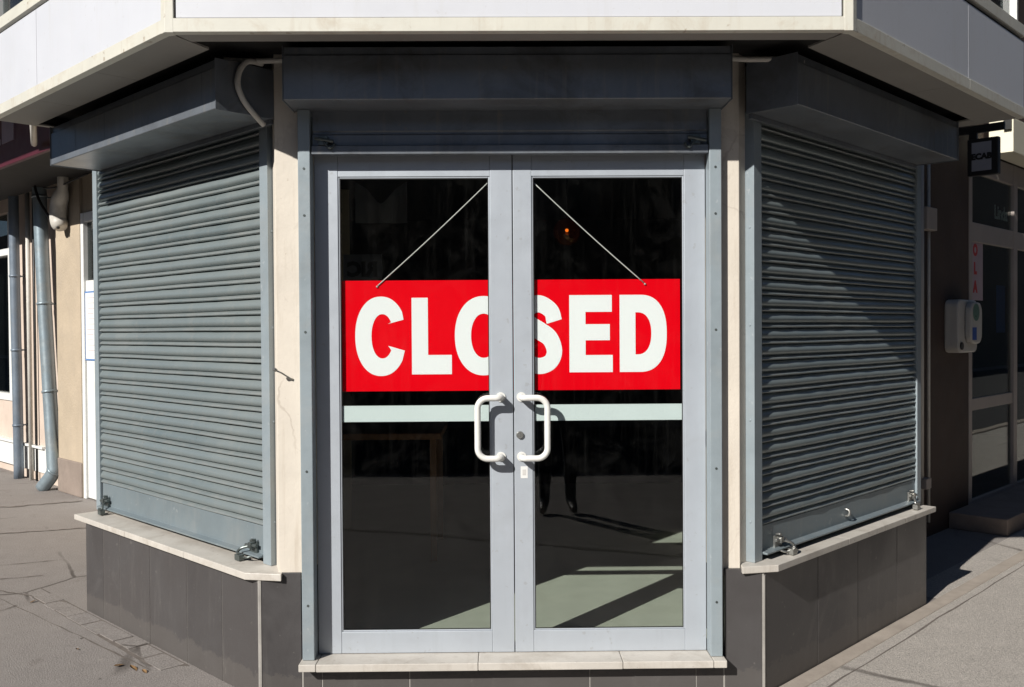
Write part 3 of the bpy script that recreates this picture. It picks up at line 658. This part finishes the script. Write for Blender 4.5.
# C
to = [R(30)+R(300)*i/60 for i in range(61)]
def c_out(t): return ell(146,202,73,113,t,2.15)
def c_in(t): return ell(150,202,31,63,t,2.1)
o_, i_ = [c_out(t) for t in to], [c_in(t) for t in to]
o_ = [(210,155)] + [c_out(t) for t in [R(36)+R(288)*i/60 for i in range(61)]] + [(213,243)]
i_ = [(165,167)] + [c_in(t) for t in [R(38)+R(284)*i/60 for i in range(61)]] + [(166,229)]
band(o_, i_)
# L
rect(233,93,279,256); rect(233,256,346,311)
# O
n = 72
band([ell(437,202,82,113,2*math.pi*i/n,2.15) for i in range(n+1)], [ell(437,202,36,63,2*math.pi*i/n,2.1) for i in range(n+1)])
# S: stroke of varying width
def S_(u,v): return (531+u*128/.62, 313-v*226)
cl = smooth_path([(.515,.665,0),(.47,.80,0),(.315,.888,0),(.165,.845,0),(.118,.74,0),(.17,.635,0),(.32,.545,0),(.455,.45,0),(.515,.29,0),(.455,.155,0),(.305,.105,0),(.15,.165,0),(.093,.315,0)],7)
wd = smooth_path([(.108,0,0),(.105,0,0),(.108,0,0),(.11,0,0),(.113,0,0),(.115,0,0),(.115,0,0),(.112,0,0),(.106,0,0),(.103,0,0),(.102,0,0),(.10,0,0),(.098,0,0)],7)
A, Bq = [], []
for i, p_ in enumerate(cl):
    t = (cl[min(i+1,len(cl)-1)]-cl[max(i-1,0)]).normalized(); q = Vector((-t.y,t.x,0))*wd[i].x
    A.append(S_(p_.x+q.x,p_.y+q.y)); Bq.append(S_(p_.x-q.x,p_.y-q.y))
band(A, Bq)
# E
rect(680,88,726,308); rect(726,88,801,136); rect(726,171,795,217); rect(726,259,803,308)
# D
rect(823,88,868,308)
ang = [R(90)-R(180)*i/40 for i in range(41)]
outer = [(868,88)]+[ell(880,198,77,110,t,2.4) for t in ang]+[(868,308)]
inner = [(868,138)]+[ell(874,198,39,60,t,2.3) for t in ang]+[(868,258)]
band(outer, inner)
bmesh.ops.recalc_face_normals(mb.bm, faces=mb.bm.faces)
mb.build('lettering', M['white'], SG, recalc=False)
for a, b in (((-.583,1.803),(-.092,2.256)), ((.590,1.808),(.100,2.256))):
    mb = MB(); pts = [Vector((a[0],SY-.0035,a[1]))]
    for i in range(1,12):
        t = i/12; pts.append(Vector((a[0]+(b[0]-a[0])*t, SY-.0035, a[1]+(b[1]-a[1])*t-.006*math.sin(math.pi*t))))
    pts.append(Vector((b[0],SY-.0035,b[1])))
    mb.tube(pts, .0026, 8); mb.tube([Vector((a[0]-.012*(1 if a[0]<0 else -1)*0,SY-.004,a[1]-.004)), Vector((a[0]+.012*(1 if a[0]>0 else -1)*.6,SY-.004,a[1]-.006))], .004, 8)
    mb.build('cord', M['cord'], SG)

# ------------------------------------------------------------------ things inside the shop, dim behind the glass
T = empty('wooden_table', (-.75,2.0,.172), 'brown wooden table standing inside the dark shop behind the glass', 'table')
mb = MB(); mb.box(lambda s,o,z: Vector((s,o,z)), -1.25, -.42, 1.7, 2.4, .93, .97); mb.build('table_top', M['wood'], T, bevel=.005)
for x,y in ((-1.2,1.75),(-.47,1.75),(-1.2,2.35),(-.47,2.35)):
    mb = MB(); mb.box(lambda s,o,z: Vector((s,o,z)), x-.02, x+.02, y-.02, y+.02, .172, .93); mb.build('leg', M['wood'], T)
T = empty('pendant_lamp', (.385,2.0,2.62), 'small amber globe lamp hanging inside behind the upper glass', 'lamp')
mb = MB(); mb.lathe((.385,2.0,2.235), [(.088*math.sin(math.pi*i/16), -.088*math.cos(math.pi*i/16)) for i in range(17)]); mb.build('lamp_shade', M['amber'], T)
mb = MB(); mb.lathe((.385,2.0,2.245), [(.011*math.sin(math.pi*i/8), -.011*math.cos(math.pi*i/8)) for i in range(9)]); mb.build('bulb', M['bulb'], T)
mb = MB(); mb.tube([(.385,2.0,2.32),(.385,2.0,2.62)], .006, 8); mb.build('flex', M['black'], T)
mb = MB()
prof = smooth_path([(-.92,1.6,2.50),(-.85,1.62,2.46),(-.765,1.6,2.37),(-.68,1.63,2.46),(-.61,1.6,2.50)],5)
for a, b in zip(prof[:-1], prof[1:]): mb.quad([a, b, Vector((b.x,b.y+.02,2.255)), Vector((a.x,a.y+.02,2.255))])
o = mb.build('cloth_banner', M['cloth']); tag(o, 'dark grey cloth banner hanging inside at the top of the door glass', 'banner')
so = o.modifiers.new('Solid','SOLIDIFY'); so.thickness = .006

IS = empty('inner_notice', (-.83,1.05,1.85), 'dim grey panel with reversed dark letters behind the upper corner of the door glass', 'notice')
mb = MB(); mb.box(lambda s,o,z: Vector((s,o,z)), -.900, -.690, 1.05, 1.058, 1.86, 2.02); mb.build('panel', M['cloth'], IS)
text_obj('lettering', 'RIC', M['black'], Matrix.Translation((-.795,1.0485,1.935)) @ Matrix.Rotation(R(90),4,'X') @ Matrix.Scale(-1,4,(1,0,0)), .105, IS, bold=.006)
# ------------------------------------------------------------------ conduits over the shutters
def cable(name, pts, r, mat, label, cat='cable', n=8):
    mb = MB(); mb.tube(smooth_path(pts, n), r, 10); return tag(mb.build(name, mat), label, cat)
cable('cable_conduit', [FL(.02,.13,2.752),FL(-.02,.06,2.752),Vector((-1.0,-.06,2.752)),Vector((-.935,-.075,2.752))], .012, M['pvc'], 'short pale conduit bridging the door shutter box and the bluish-grey box beside it', 'conduit')
cable('electric_cable', [FL(-.055,-.01,2.748),FL(-.062,.06,2.742),FL(-.064,.10,2.70),FL(-.064,.112,2.635),FL(-.062,.085,2.575),FL(-.06,.035,2.525),FL(-.045,-.02,2.49)], .0125, M['pvc'], 'curled pale cable looping down the end of the sunlit shutter box')
cable('cable_conduit', [Vector((.93,-.10,2.745)),Vector((1.0,-.10,2.74)),FR(-.06,.10,2.735),FR(.0,.19,2.715)], .012, M['pvc'], 'pale conduit sagging from the door shutter box towards the shaded shutter box', 'conduit')

# ------------------------------------------------------------------ left neighbour
NL = empty('neighbour_building', FL(6.5,-1.6,0), 'cream plastered building with drainpipes and a white door beside the sunlit shutter', 'building')
mb = MB()
mb.box('L', 5.665, 6.28, -1.9, -1.42, 0, 6.4)
mb.box('L', 1.95, 5.03, -1.9, -1.42, 0, 6.4)
mb.box('L', 5.0, 5.67, -1.9, -1.45, 2.75, 6.4)
mb.build('wall', M['plaster2'], NL)
mb = MB(); mb.box('L', 5.667, 6.279, -1.43, -1.405, 0, .34); mb.build('wall_base', M['step'], NL, bevel=.01)
mb = MB(); mb.box('L', 2.1, 14, -1.5, .80, 4.05, 6.4); mb.build('upper_floor', M['plaster3'], NL)
mb = MB(); mb.box('L', 6.28, 7.84, -1.95, -1.52, 0, 6.4); mb.box('L', 7.84, 14, -1.95, -1.55, 3.0, 6.4); mb.box('L', 7.84, 14, -1.95, -1.55, 0, .86)
mb.build('pink_wall', M['plaster3'], NL)
mb = MB(); mb.box('L', 6.285, 14, -1.55, -1.50, .10, .36); mb.box('L', 6.9, 14, -1.55, -1.47, .36, .385)
mb.build('skirting', M['whitepaint'], NL)
mb = MB()
mb.box('L', 5.60, 5.664, -1.5, -1.425, 0, 2.75); mb.box('L', 5.03, 5.10, -1.5, -1.425, 0, 2.75); mb.box('L', 5.10, 5.60, -1.5, -1.43, 2.66, 2.75)
mb.box('L', 5.102, 5.598, -1.49, -1.445, .01, 2.10)
dr = mb.build('door', M['whitepaint'], NL, bevel=.004)
mb = MB(); mb.box('L', 5.102, 5.598, -1.475, -1.468, 2.10, 2.66); mb.build('pane', M['bayglass'], dr)
mb = MB(); mb.box('L', 5.05, 5.64, -1.9, -1.6, 2.0, 2.74); mb.build('inner_room', M['room'], NL)
# shop window further along
mb = MB()
for s in (7.84,8.0,9.0,10.2): mb.box('L', s, s+.08, -1.62, -1.53, .87, 2.99)
mb.box('L', 7.78, 10.3, -1.62, -1.532, .82, .90); mb.box('L', 7.84, 10.3, -1.62, -1.532, 2.5, 2.58)
W = mb.build('window', M['whitepaint'], NL, bevel=.004)
mb = MB(); mb.box('L', 7.88, 10.25, -1.6, -1.594, .9, 2.99); mb.build('pane', M['bayglass'], W)
mb = MB(); mb.box('L', 7.86, 13, -1.94, -1.8, .87, 3.0); mb.build('inner_room', M['room'], NL)
# drainpipes
def pipe(name, pts, r, mat, bands, parent, n=6):
    P = smooth_path(pts, n); mb = MB(); mb.tube(P, r, 18)
    p = mb.build(name, mat, parent)
    for t in bands:
        mb = MB(); i = min(len(P)-2, max(0, int(t*(len(P)-1)))); d = (P[i+1]-P[i]).normalized()
        mb.tube([P[i]-d*.012, P[i]+d*.012], r*1.12, 18)
        mb.tube([P[i], P[i]+FL(0,-.16,0)-FL(0,0,0)], .008, 6)
        mb.build('bracket', mat, p)
    return p
pipe('drainpipe', [FL(6.68,-1.40,3.35),FL(6.64,-1.40,2.8),FL(6.56,-1.40,1.9),FL(6.45,-1.40,1.0),FL(6.335,-1.39,.30),FL(6.33,-1.38,.18),FL(6.44,-1.31,.02)], .068, M['galv'], (.12,.36,.5,.80), NL)
pipe('drainpipe', [FL(7.52,-1.42,3.5),FL(7.50,-1.42,2.0),FL(7.47,-1.42,.9),FL(7.46,-1.42,.0)], .052, M['galv2'], (.3,.55,.8), NL)
mb = MB(); mb.tube([FL(7.24,-1.47,3.4),FL(7.22,-1.47,0)], .024, 10); mb.build('conduit', M['pvc'], NL)
mb = MB(); mb.tube([FL(7.12,-1.49,3.4),FL(7.11,-1.49,0)], .012, 8); mb.build('conduit', M['cable'], NL)
mb = MB(); P = smooth_path([FL(5.80,-1.32,3.3),FL(5.80,-1.32,3.1),FL(5.84,-1.33,2.98),FL(5.95,-1.34,2.88),FL(5.98,-1.34,2.72),FL(5.93,-1.35,2.62)],6)
mb.tube(P, [.05]*12+[.056,.062,.07,.074,.078]+[.08]*(len(P)-20)+[.076,.065,.05], 16); mb.build('vent_pipe', M['pvc'], NL)
mb = MB(); mb.tube(smooth_path([FL(6.62,-1.33,3.4),FL(6.5,-1.31,3.05),FL(6.2,-1.3,2.8),FL(5.9,-1.31,2.62)],6), .014, 8)
mb.tube(smooth_path([FL(6.3,-1.32,3.05),FL(5.9,-1.31,3.02),FL(5.3,-1.36,3.08)],6), .008, 8); mb.build('wire', M['cable'], NL)
NT = empty('notice', FL(5.47,-1.44,1.34), 'white paper notice in a thin blue frame on the white door', 'notice')
mb = MB(); mb.box('L', 5.33, 5.605, -1.4445, -1.438, 1.335, 1.995); mb.build('frame', M['blue'], NT)
mb = MB(); mb.box('L', 5.345, 5.59, -1.438, -1.4365, 1.35, 1.98); mb.build('sheet', M['paper'], NT)
mb = MB()
for i in range(11):
    z = 1.93-.05*i; mb.box('L', 5.37+random.uniform(0,.05), 5.57-random.uniform(0,.06), -1.4365, -1.436, z, z+.004)
mb.build('text', M['pinkp'], NT)
SM = empty('shop_sign', FL(7,-1.0,3.1), 'maroon shop sign board with pale pink lettering under the canopy edge', 'sign')
mb = MB(); mb.box('L', 4.0, 10, -1.42, -.74, 3.10, 3.7); mb.build('shade_backing', M['dark'], SM)  # dark box painted in for the shade under the board
mb = MB(); mb.box('L', 4.0, 10, -.739, -.70, 3.09, 3.75); mb.build('board', M['maroon'], SM, bevel=.004)
mb = MB(); mb.box('L', 5.20, 5.50, -.70, -.692, 3.29, 3.56); mb.box('L', 5.55, 5.60, -.70, -.692, 3.29, 3.34); mb.box('L', 5.66, 6.0, -.70, -.692, 3.29, 3.56); mb.build('lettering', M['pinkp'], SM)
mb = MB(); mb.tube([FL(4.6,-.66,3.16),FL(4.0,-.45,3.26)], .025, 8); mb.build('bracket', M['pvc'], SM)

# ------------------------------------------------------------------ right neighbour
NR = empty('neighbour_building', FR(5,-1.0,0), 'dark brown walled building with a glazed shopfront beyond the shaded shutter', 'building')
mb = MB(); mb.box('R', 1.95, 4.52, -1.4, -.66, 0, 6.4); mb.box('R', 4.52, 14, -1.4, -.69, 3.08, 6.4)
mb.build('wall', M['brown'], NR)
mb = MB()
F0 = -.70
mb.box('R', 4.525, 4.60, F0, -.655, .0, 3.08); mb.box('R', 5.70, 5.80, F0, -.655, .02, 3.08); mb.box('R', 7.2, 7.3, F0, -.655, .02, 3.08)
mb.box('R', 4.60, 10, F0, -.66, 2.32, 2.48); mb.box('R', 4.60, 10, F0, -.66, 2.90, 3.08); mb.box('R', 4.60, 10, F0, -.66, .02, .15); mb.box('R', 4.605, 5.695, F0, -.664, .90, 1.0)
W = mb.build('shopfront', M['frame2'], NR, bevel=.004)
mb = MB(); mb.box('R', 4.60, 10, F0+.012, F0+.018, .13, 2.92); mb.build('pane', M['glass2'], W)
mb = MB()
for a,b,c,d,z0,z1 in ((10,10.1,-2.6,-.66,0,3.08),(4.53,10,-2.6,-2.55,0,3.08),(4.53,4.56,-2.55,-.75,0,3.08),(4.53,10,-2.55,-.75,3.0,3.08),(4.53,10,-2.55,-.75,.0,.12),(9.95,10,-2.55,-.705,0,3.08)): mb.box('R',a,b,c,d,z0,z1)
mb.build('inner_wall', M['room'], NR)
mb = MB(); mb.box('R', 4.06, 9.0, -.655, -.22, 0, .13); mb.build('step', M['step'], NR, bevel=.008)
mb = MB(); mb.tube([FR(3.42,-.63,.25),FR(3.42,-.63,3.2)], .022, 10); mb.build('conduit', M['beigeplastic'], NR)
mb = MB(); mb.tube([FR(3.60,-.64,.12),FR(3.60,-.64,3.2)], .013, 8); mb.build('conduit', M['pvc'], NR)
for q in ((3.44,3.64,-.66,-.59,2.33,2.50),(3.40,3.5,-.66,-.58,.40,.48)):
    mb = MB(); mb.box('R', *q); mb.build('junction_box', M['frame2'], NR, bevel=.006)
# hanging sign
HS = empty('hanging_sign', FR(4.2,-.6,2.7), 'small black framed sign with grey face reading ECAB, hung out above the brown wall', 'sign')
def FX(s0): return lambda a, o, z: FR(s0+a, o, z)
HSs, HO0, HO1, HZ0, HZ1 = 4.2, -.565, -.335, 2.80, 3.09
mb = MB(); mb.box('R', HSs, HSs+.06, HO0, HO1, HZ0, HZ1); mb.build('frame', M['black'], HS, bevel=.006)
mb = MB(); mb.box('R', HSs-.003, HSs, HO0+.035, HO1-.05, HZ0+.035, HZ1-.03); mb.build('face', M['greyface'], HS)
mb = MB(); mb.box('R', HSs+.02, HSs+.05, -.66, -.30, HZ1+.05, HZ1+.11); mb.box('R', HSs+.02, HSs+.05, -.56, -.50, HZ1, HZ1+.05); mb.build('bracket', M['black'], HS)
uo = (FR(0,1,0)-FR(0,0,0)).normalized(); us = (FR(1,0,0)-FR(0,0,0)).normalized()
def MT(p, xdir, zdir):                          # text plane: x along xdir, y along zdir
    y = Vector(zdir); x = Vector(xdir); n = x.cross(y)
    m = Matrix((x, y, n)).transposed().to_4x4(); m.translation = p; return m
text_obj('lettering', 'ECAB', M['black'], MT(FR(HSs-.0045,(HO0+HO1-.015)/2,(HZ0+HZ1)/2), uo, (0,0,1)), .062, HS, bold=.004)
# wall dispenser
DP = empty('wall_box', FR(4.2,-.66,1.4), 'beige plastic box with a green oval window, fixed to the brown wall', 'dispenser')
def rbox(mb, fr, s0, s1, o0, o1, z0, z1, r):
    pts = []
    for cx, cz, t0 in ((s1-r,z1-r,0),(s0+r,z1-r,90),(s0+r,z0+r,180),(s1-r,z0+r,270)):
        for i in range(5): t = R(t0+90*i/4); pts.append((cx+r*math.cos(t), cz+r*math.sin(t)))
    f = FRAME[fr]; a = [mb.bm.verts.new(f(s,o0,z)) for s,z in pts]; b = [mb.bm.verts.new(f(s,o1,z)) for s,z in pts]; n = len(pts)
    mb.bm.faces.new(a); mb.bm.faces.new(b)
    for i in range(n): mb.bm.faces.new([a[i],a[(i+1)%n],b[(i+1)%n],b[i]])
mb = MB(); rbox(mb, 'R', 3.97, 4.40, -.66, -.55, 1.40, 1.82, .06); mb.build('case', M['beigeplastic'], DP, bevel=.012)
mb = MB(); rbox(mb, 'R', 4.10, 4.36, -.55, -.50, 1.47, 1.80, .08); mb.build('cover', M['beigeplastic'], DP, bevel=.012)
mb = MB()
pts = [FR(4.21+.075*math.cos(t), -.498, 1.72+.07*math.sin(t)) for t in [2*math.pi*i/20 for i in range(20)]]
mb.bm.faces.new([mb.bm.verts.new(p_) for p_ in pts]); mb.build('oval_window', M['green'], DP)
mb = MB(); mb.box('R', 4.13, 4.22, -.50, -.497, 1.50, 1.60); mb.build('blue_label', M['blue2'], DP)
mb = MB(); mb.tube([FR(4.03,-.55,1.455),FR(4.03,-.54,1.455)], .03, 16); mb.build('black_knob', M['black'], DP)
# posters behind the shopfront
PO = empty('poster', FR(4.78,-.69,1.8), 'pale pink vertical poster with red letters on the shopfront glass', 'poster')
mb = MB(); mb.box('R', 4.62, 4.93, -.6815, -.6795, 1.83, 2.33); mb.build('sheet', M['pinkp'], PO)
for k, ch in enumerate('OLA'):
    text_obj('lettering', ch, M['signred'], MT(FR(4.74,-.6785,2.25-.155*k), us, (0,0,1)), .13, PO, bold=.008)
mb = MB(); mb.box('R', 5.48, 5.72, -.74, -.737, 1.55, 1.98); o = mb.build('poster', M['blue2']); tag(o, 'dark blue poster hanging inside the glazed shopfront', 'poster')
text_lab = empty('window_lettering', FR(5.4,-.69,2.6), 'small white lettering on the upper shopfront glass', 'lettering')
text_obj('letters', 'Linda', M['paper'], MT(FR(5.45,-.692,2.62), us, (0,0,1)), .17, text_lab, bold=.004)
LB = empty('lightbox', FR(5.8,-.6,3.2), 'cream box sign lit by the sun above the shopfront', 'sign')
mb = MB(); mb.box('R', 5.0, 8.2, -.655, -.46, 3.09, 3.38); mb.build('case', M['lightbox'], LB, bevel=.005)
mb = MB(); mb.box('R', 4.97, 5.0, -.53, -.47, 3.28, 3.46); mb.build('bracket', M['black'], LB)
o = None
mb = MB(); P = smooth_path([FR(3.42,.95,0.004),FR(3.30,1.02,.010),FR(3.22,1.1,.006),FR(3.18,1.25,.006)],8)
for a,b in zip(P[:-1],P[1:]):
    d = (b-a).normalized(); q = Vector((-d.y,d.x,0))*.008
    mb.quad([a-q,b-q,b+q,a+q])
o = mb.build('plastic_strap', M['paper']); tag(o, 'thin white plastic strap lying curled on the sunny pavement', 'strap'); so = o.modifiers.new('Solid','SOLIDIFY'); so.thickness = .003
# leaves
def leaf_mesh():
    bm = bmesh.new(); L = .03
    c = [bm.verts.new((x*L, 0, z*L)) for x, z in ((-1,.05),(-.4,.0),(.2,.02),(.8,.15))]
    u = [bm.verts.new((x*L, y*L, z*L)) for x,y,z in ((-.45,.38,.22),(.2,.35,.2))]; d = [bm.verts.new((x*L,-y*L,z*L)) for x,y,z in ((-.45,.38,.1),(.2,.35,.16))]
    for f in ((c[0],c[1],u[0]),(c[1],c[2],u[1],u[0]),(c[2],c[3],u[1]),(c[0],d[0],c[1]),(c[1],d[0],d[1],c[2]),(c[2],d[1],c[3])): bm.faces.new(f)
    me = bpy.data.meshes.new('dry_leaf'); bm.to_mesh(me); bm.free(); me.materials.append(M['leaf']); return me
lm = leaf_mesh()
for i, (s, o, sc) in enumerate(((.78,.22,1.3),(.86,.25,1.0),(.70,.2,.8),(2.3,.16,.9),(1.25,.3,.7))):
    lf = bpy.data.objects.new('dry_leaf', lm); COL.objects.link(lf); lf.location = FL(s,o,.004); lf.rotation_euler = (random.uniform(-.2,.2),random.uniform(-.2,.2),random.uniform(0,6)); lf.scale = (sc,)*3
    tag(lf, 'dry brown leaf lying on the pavement by the dark tiled base', 'leaf', 'dry leaves by the tiled base')

# ------------------------------------------------------------------ across the street (seen in the glass, plus unseen terraces added to dim the sky)
OB = empty('opposite_building', (0,-13,0), 'low shaded building across the street, mirrored in the door glass', 'building')
mb = MB(); mb.box(lambda s,o,z: Vector((s,o,z)), -14, 8, -16, -12.6, 0, 5.2); mb.build('wall', M['opp'], OB)
def win(fn, a, w, o, zs, n, step):
    for z0, z1 in zs:
        for i in range(n):
            mb = MB(); mb.box(fn, a+i*step, a+i*step+w, o, o+.03, z0, z1); mb.build('window', M['oppwin'], OB)
win(lambda s,o,z: Vector((s,o,z)), -13.2, 1.4, -12.6, ((.9,2.4),(3.2,4.5)), 8, 2.7)
OB = empty('opposite_building', FR(8,9,0), 'tall dark terrace across the side street by the shaded shutter, added unseen to dim the sky light', 'building')  # unseen terrace added to cut sky light on the shaded wall
mb = MB(); mb.box('R', -1, 110, 9, 15, 0, 13); mb.build('wall', M['opp'], OB)
win('R', .5, 1.4, 8.97, [(z,z+1.7) for z in (1,4,7,10)], 10, 3)
OB = empty('opposite_building', FL(5,17,0), 'shaded terrace across the wide side street by the sunlit shutter, added unseen to shut out low sky', 'building')  # unseen terrace added to block low sky on this side
mb = MB(); mb.box('L', -3, 110, 17, 24, 0, 8.5); mb.build('wall', M['opp'], OB)
win('L', -1.5, 1.4, 16.97, [(z,z+1.5) for z in (1,4,6.6)], 8, 3)

# ------------------------------------------------------------------ the photographer, mirrored in the right pane
def person(px, py, rz):
    V = []; Ed = []; Rd = []
    def v(x, y, z, r, p=None):
        V.append((x,y,z)); Rd.append(r); i = len(V)-1
        if p is not None: Ed.append((p,i))
        return i
    pel = v(0,0,.96,(.15,.115)); sp = v(0,.005,1.12,(.14,.10),pel); ch = v(0,.0,1.32,(.165,.115),sp); uc = v(0,-.005,1.43,(.12,.085),ch)
    nk = v(0,.0,1.515,(.055,.055),uc); jaw = v(0,.035,1.575,(.062,.078),nk); face = v(0,.03,1.645,(.072,.09),jaw); cr = v(0,.015,1.725,(.066,.078),face)
    v(0,.125,1.635,(.012,.014),face)
    for sg in (-1,1):
        v(sg*.078,.015,1.64,(.012,.016),face)
        hip = v(sg*.095,0,.90,(.092,.10),pel); kn = v(sg*.11,.02,.50,(.062,.066),hip); cf = v(sg*.112,-.005,.34,(.056,.060),kn); an = v(sg*.115,-.03,.11,(.044,.048),cf); bl = v(sg*.13,.06,.055,(.044,.042),an); v(sg*.14,.15,.038,(.034,.028),bl)
        sh = v(sg*.185,-.005,1.425,(.062,.06),uc); el = v(sg*.255,.13,1.21,(.046,.046),sh); wr = v(sg*.115,.235,1.43,(.028,.03),el); pm = v(sg*.092,.25,1.50,(.022,.036),wr)
        for k in range(4):
            f1 = v(sg*(.090-.004*k),.285,1.555-.022*k,(.0095,.0095),pm); f2 = v(sg*(.074-.004*k),.315-.003*k,1.562-.022*k,(.0085,.0085),f1); v(sg*(.052-.003*k),.322-.003*k,1.560-.022*k,(.0075,.0075),f2)
        t1 = v(sg*.068,.232,1.515,(.011,.011),pm); v(sg*.05,.222,1.53,(.009,.009),t1)
    me = bpy.data.meshes.new('person'); me.from_pydata(V, Ed, []); o = bpy.data.objects.new('person', me); COL.objects.link(o)
    sk = o.modifiers.new('Skin','SKIN'); sk.use_smooth_shade = True
    for i, r in enumerate(Rd): me.skin_vertices[0].data[i].radius = r
    me.skin_vertices[0].data[0].use_root = True
    o.modifiers.new('Sub','SUBSURF').levels = 2; o.modifiers['Sub'].render_levels = 2
    bpy.context.view_layer.update()
    m2 = bpy.data.meshes.new_from_object(o.evaluated_get(bpy.context.evaluated_depsgraph_get())); bpy.data.objects.remove(o); bpy.data.meshes.remove(me)
    o = bpy.data.objects.new('person', m2); COL.objects.link(o); m2.materials.clear()
    for k in ('skin','jacket','jeans','hair','shoe'): m2.materials.append(M[k])
    for f in m2.polygons:
        c = f.center
        if c.z > 1.69 or (c.z > 1.53 and c.y < -.03): f.material_index = 3
        elif c.z > 1.50 and abs(c.x) < .10: f.material_index = 0
        elif c.z > 1.435 and c.y > .21: f.material_index = 0
        elif c.z > .93: f.material_index = 1
        elif c.z > .10: f.material_index = 2
        else: f.material_index = 4
    o.location = (px,py,0); o.rotation_euler.z = rz
    return tag(o, 'person in dark jacket and jeans raising a small camera, mirrored in the door glass', 'person')
M['skin'] = surf('skin', (.42,.26,.19), .5, 0, .06, 6); M['jacket'] = surf('jacket_cloth', (.03,.032,.036), .9, 0, .15, 8); M['jeans'] = surf('dark_jeans', (.02,.024,.036), .9, 0, .2, 12); M['hair'] = surf('dark_hair', (.025,.018,.012), .6, 0, .2, 20); M['shoe'] = surf('brown_shoe', (.06,.045,.035), .5, 0, .2, 10)
PX, PY = .44, -4.0
person(PX, PY, 0)
PC = empty('handheld_camera', (PX,PY+.28,1.50), 'small black camera held up to the face of the person mirrored in the glass', 'camera')
mb = MB(); mb.box(lambda s,o,z: Vector((PX+s,PY+o,z)), -.062, .062, .245, .30, 1.485, 1.575); mb.build('body', M['black'], PC, bevel=.006)
mb = MB(); mb.tube([(PX,PY+.30,1.53),(PX,PY+.34,1.53),(PX,PY+.345,1.53),(PX,PY+.37,1.53)], [.034,.034,.031,.031], 20); mb.build('lens', M['black'], PC)

# ------------------------------------------------------------------ light
LD = Vector((.802,1.0,-.787)).normalized()
sun = bpy.data.lights.new('sun', 'SUN'); sun.energy = 5.0; sun.angle = R(.5); sun.color = (1.0,.965,.915)
so = bpy.data.objects.new('sun', sun); COL.objects.link(so); so.rotation_euler = LD.to_track_quat('-Z','Y').to_euler(); so.location = -LD*30
w = bpy.data.worlds.new('World'); SC.world = w; w.use_nodes = True; nt = w.node_tree
sky = nt.nodes.new('ShaderNodeTexSky'); sky.sky_type = 'NISHITA'; sky.sun_disc = False
sky.sun_elevation = math.asin(-LD.z); sky.sun_rotation = math.atan2(-LD.x, -LD.y)
sky.air_density = .7; sky.dust_density = .3; sky.ozone_density = 1.0
bg = nt.nodes['Background']; nt.links.new(sky.outputs[0], bg.inputs[0]); bg.inputs[1].default_value = .05
SC.view_settings.view_transform = 'Standard'; SC.view_settings.look = 'None'; SC.view_settings.gamma = 1.0; SC.view_settings.exposure = 0.07
SC.cycles.transparent_max_bounces = 24; SC.cycles.max_bounces = 10; SC.cycles.diffuse_bounces = 1; SC.cycles.glossy_bounces = 4
SC.cycles.use_denoising = True; SC.cycles.sample_clamp_indirect = 6

# ------------------------------------------------------------------ camera (pose solved from the photograph's vanishing lines)
cd = bpy.data.cameras.new('camera'); cam = bpy.data.objects.new('camera', cd); COL.objects.link(cam)
cd.sensor_width = 36; cd.lens = 934.6/1024*36; cd.clip_start = .05; cd.clip_end = 400
Rv = Vector((.99992651,-.01043252,-.00617484)); Uv = Vector((.00633102,.01500409,.99986739)); Fv = Vector((.01033849,.99983301,-.01506904))
m = Matrix((Rv, Uv, -Fv)).transposed().to_4x4(); m.translation = Vector((-.0371,-4.0505,1.6064)); cam.matrix_world = m
SC.camera = cam
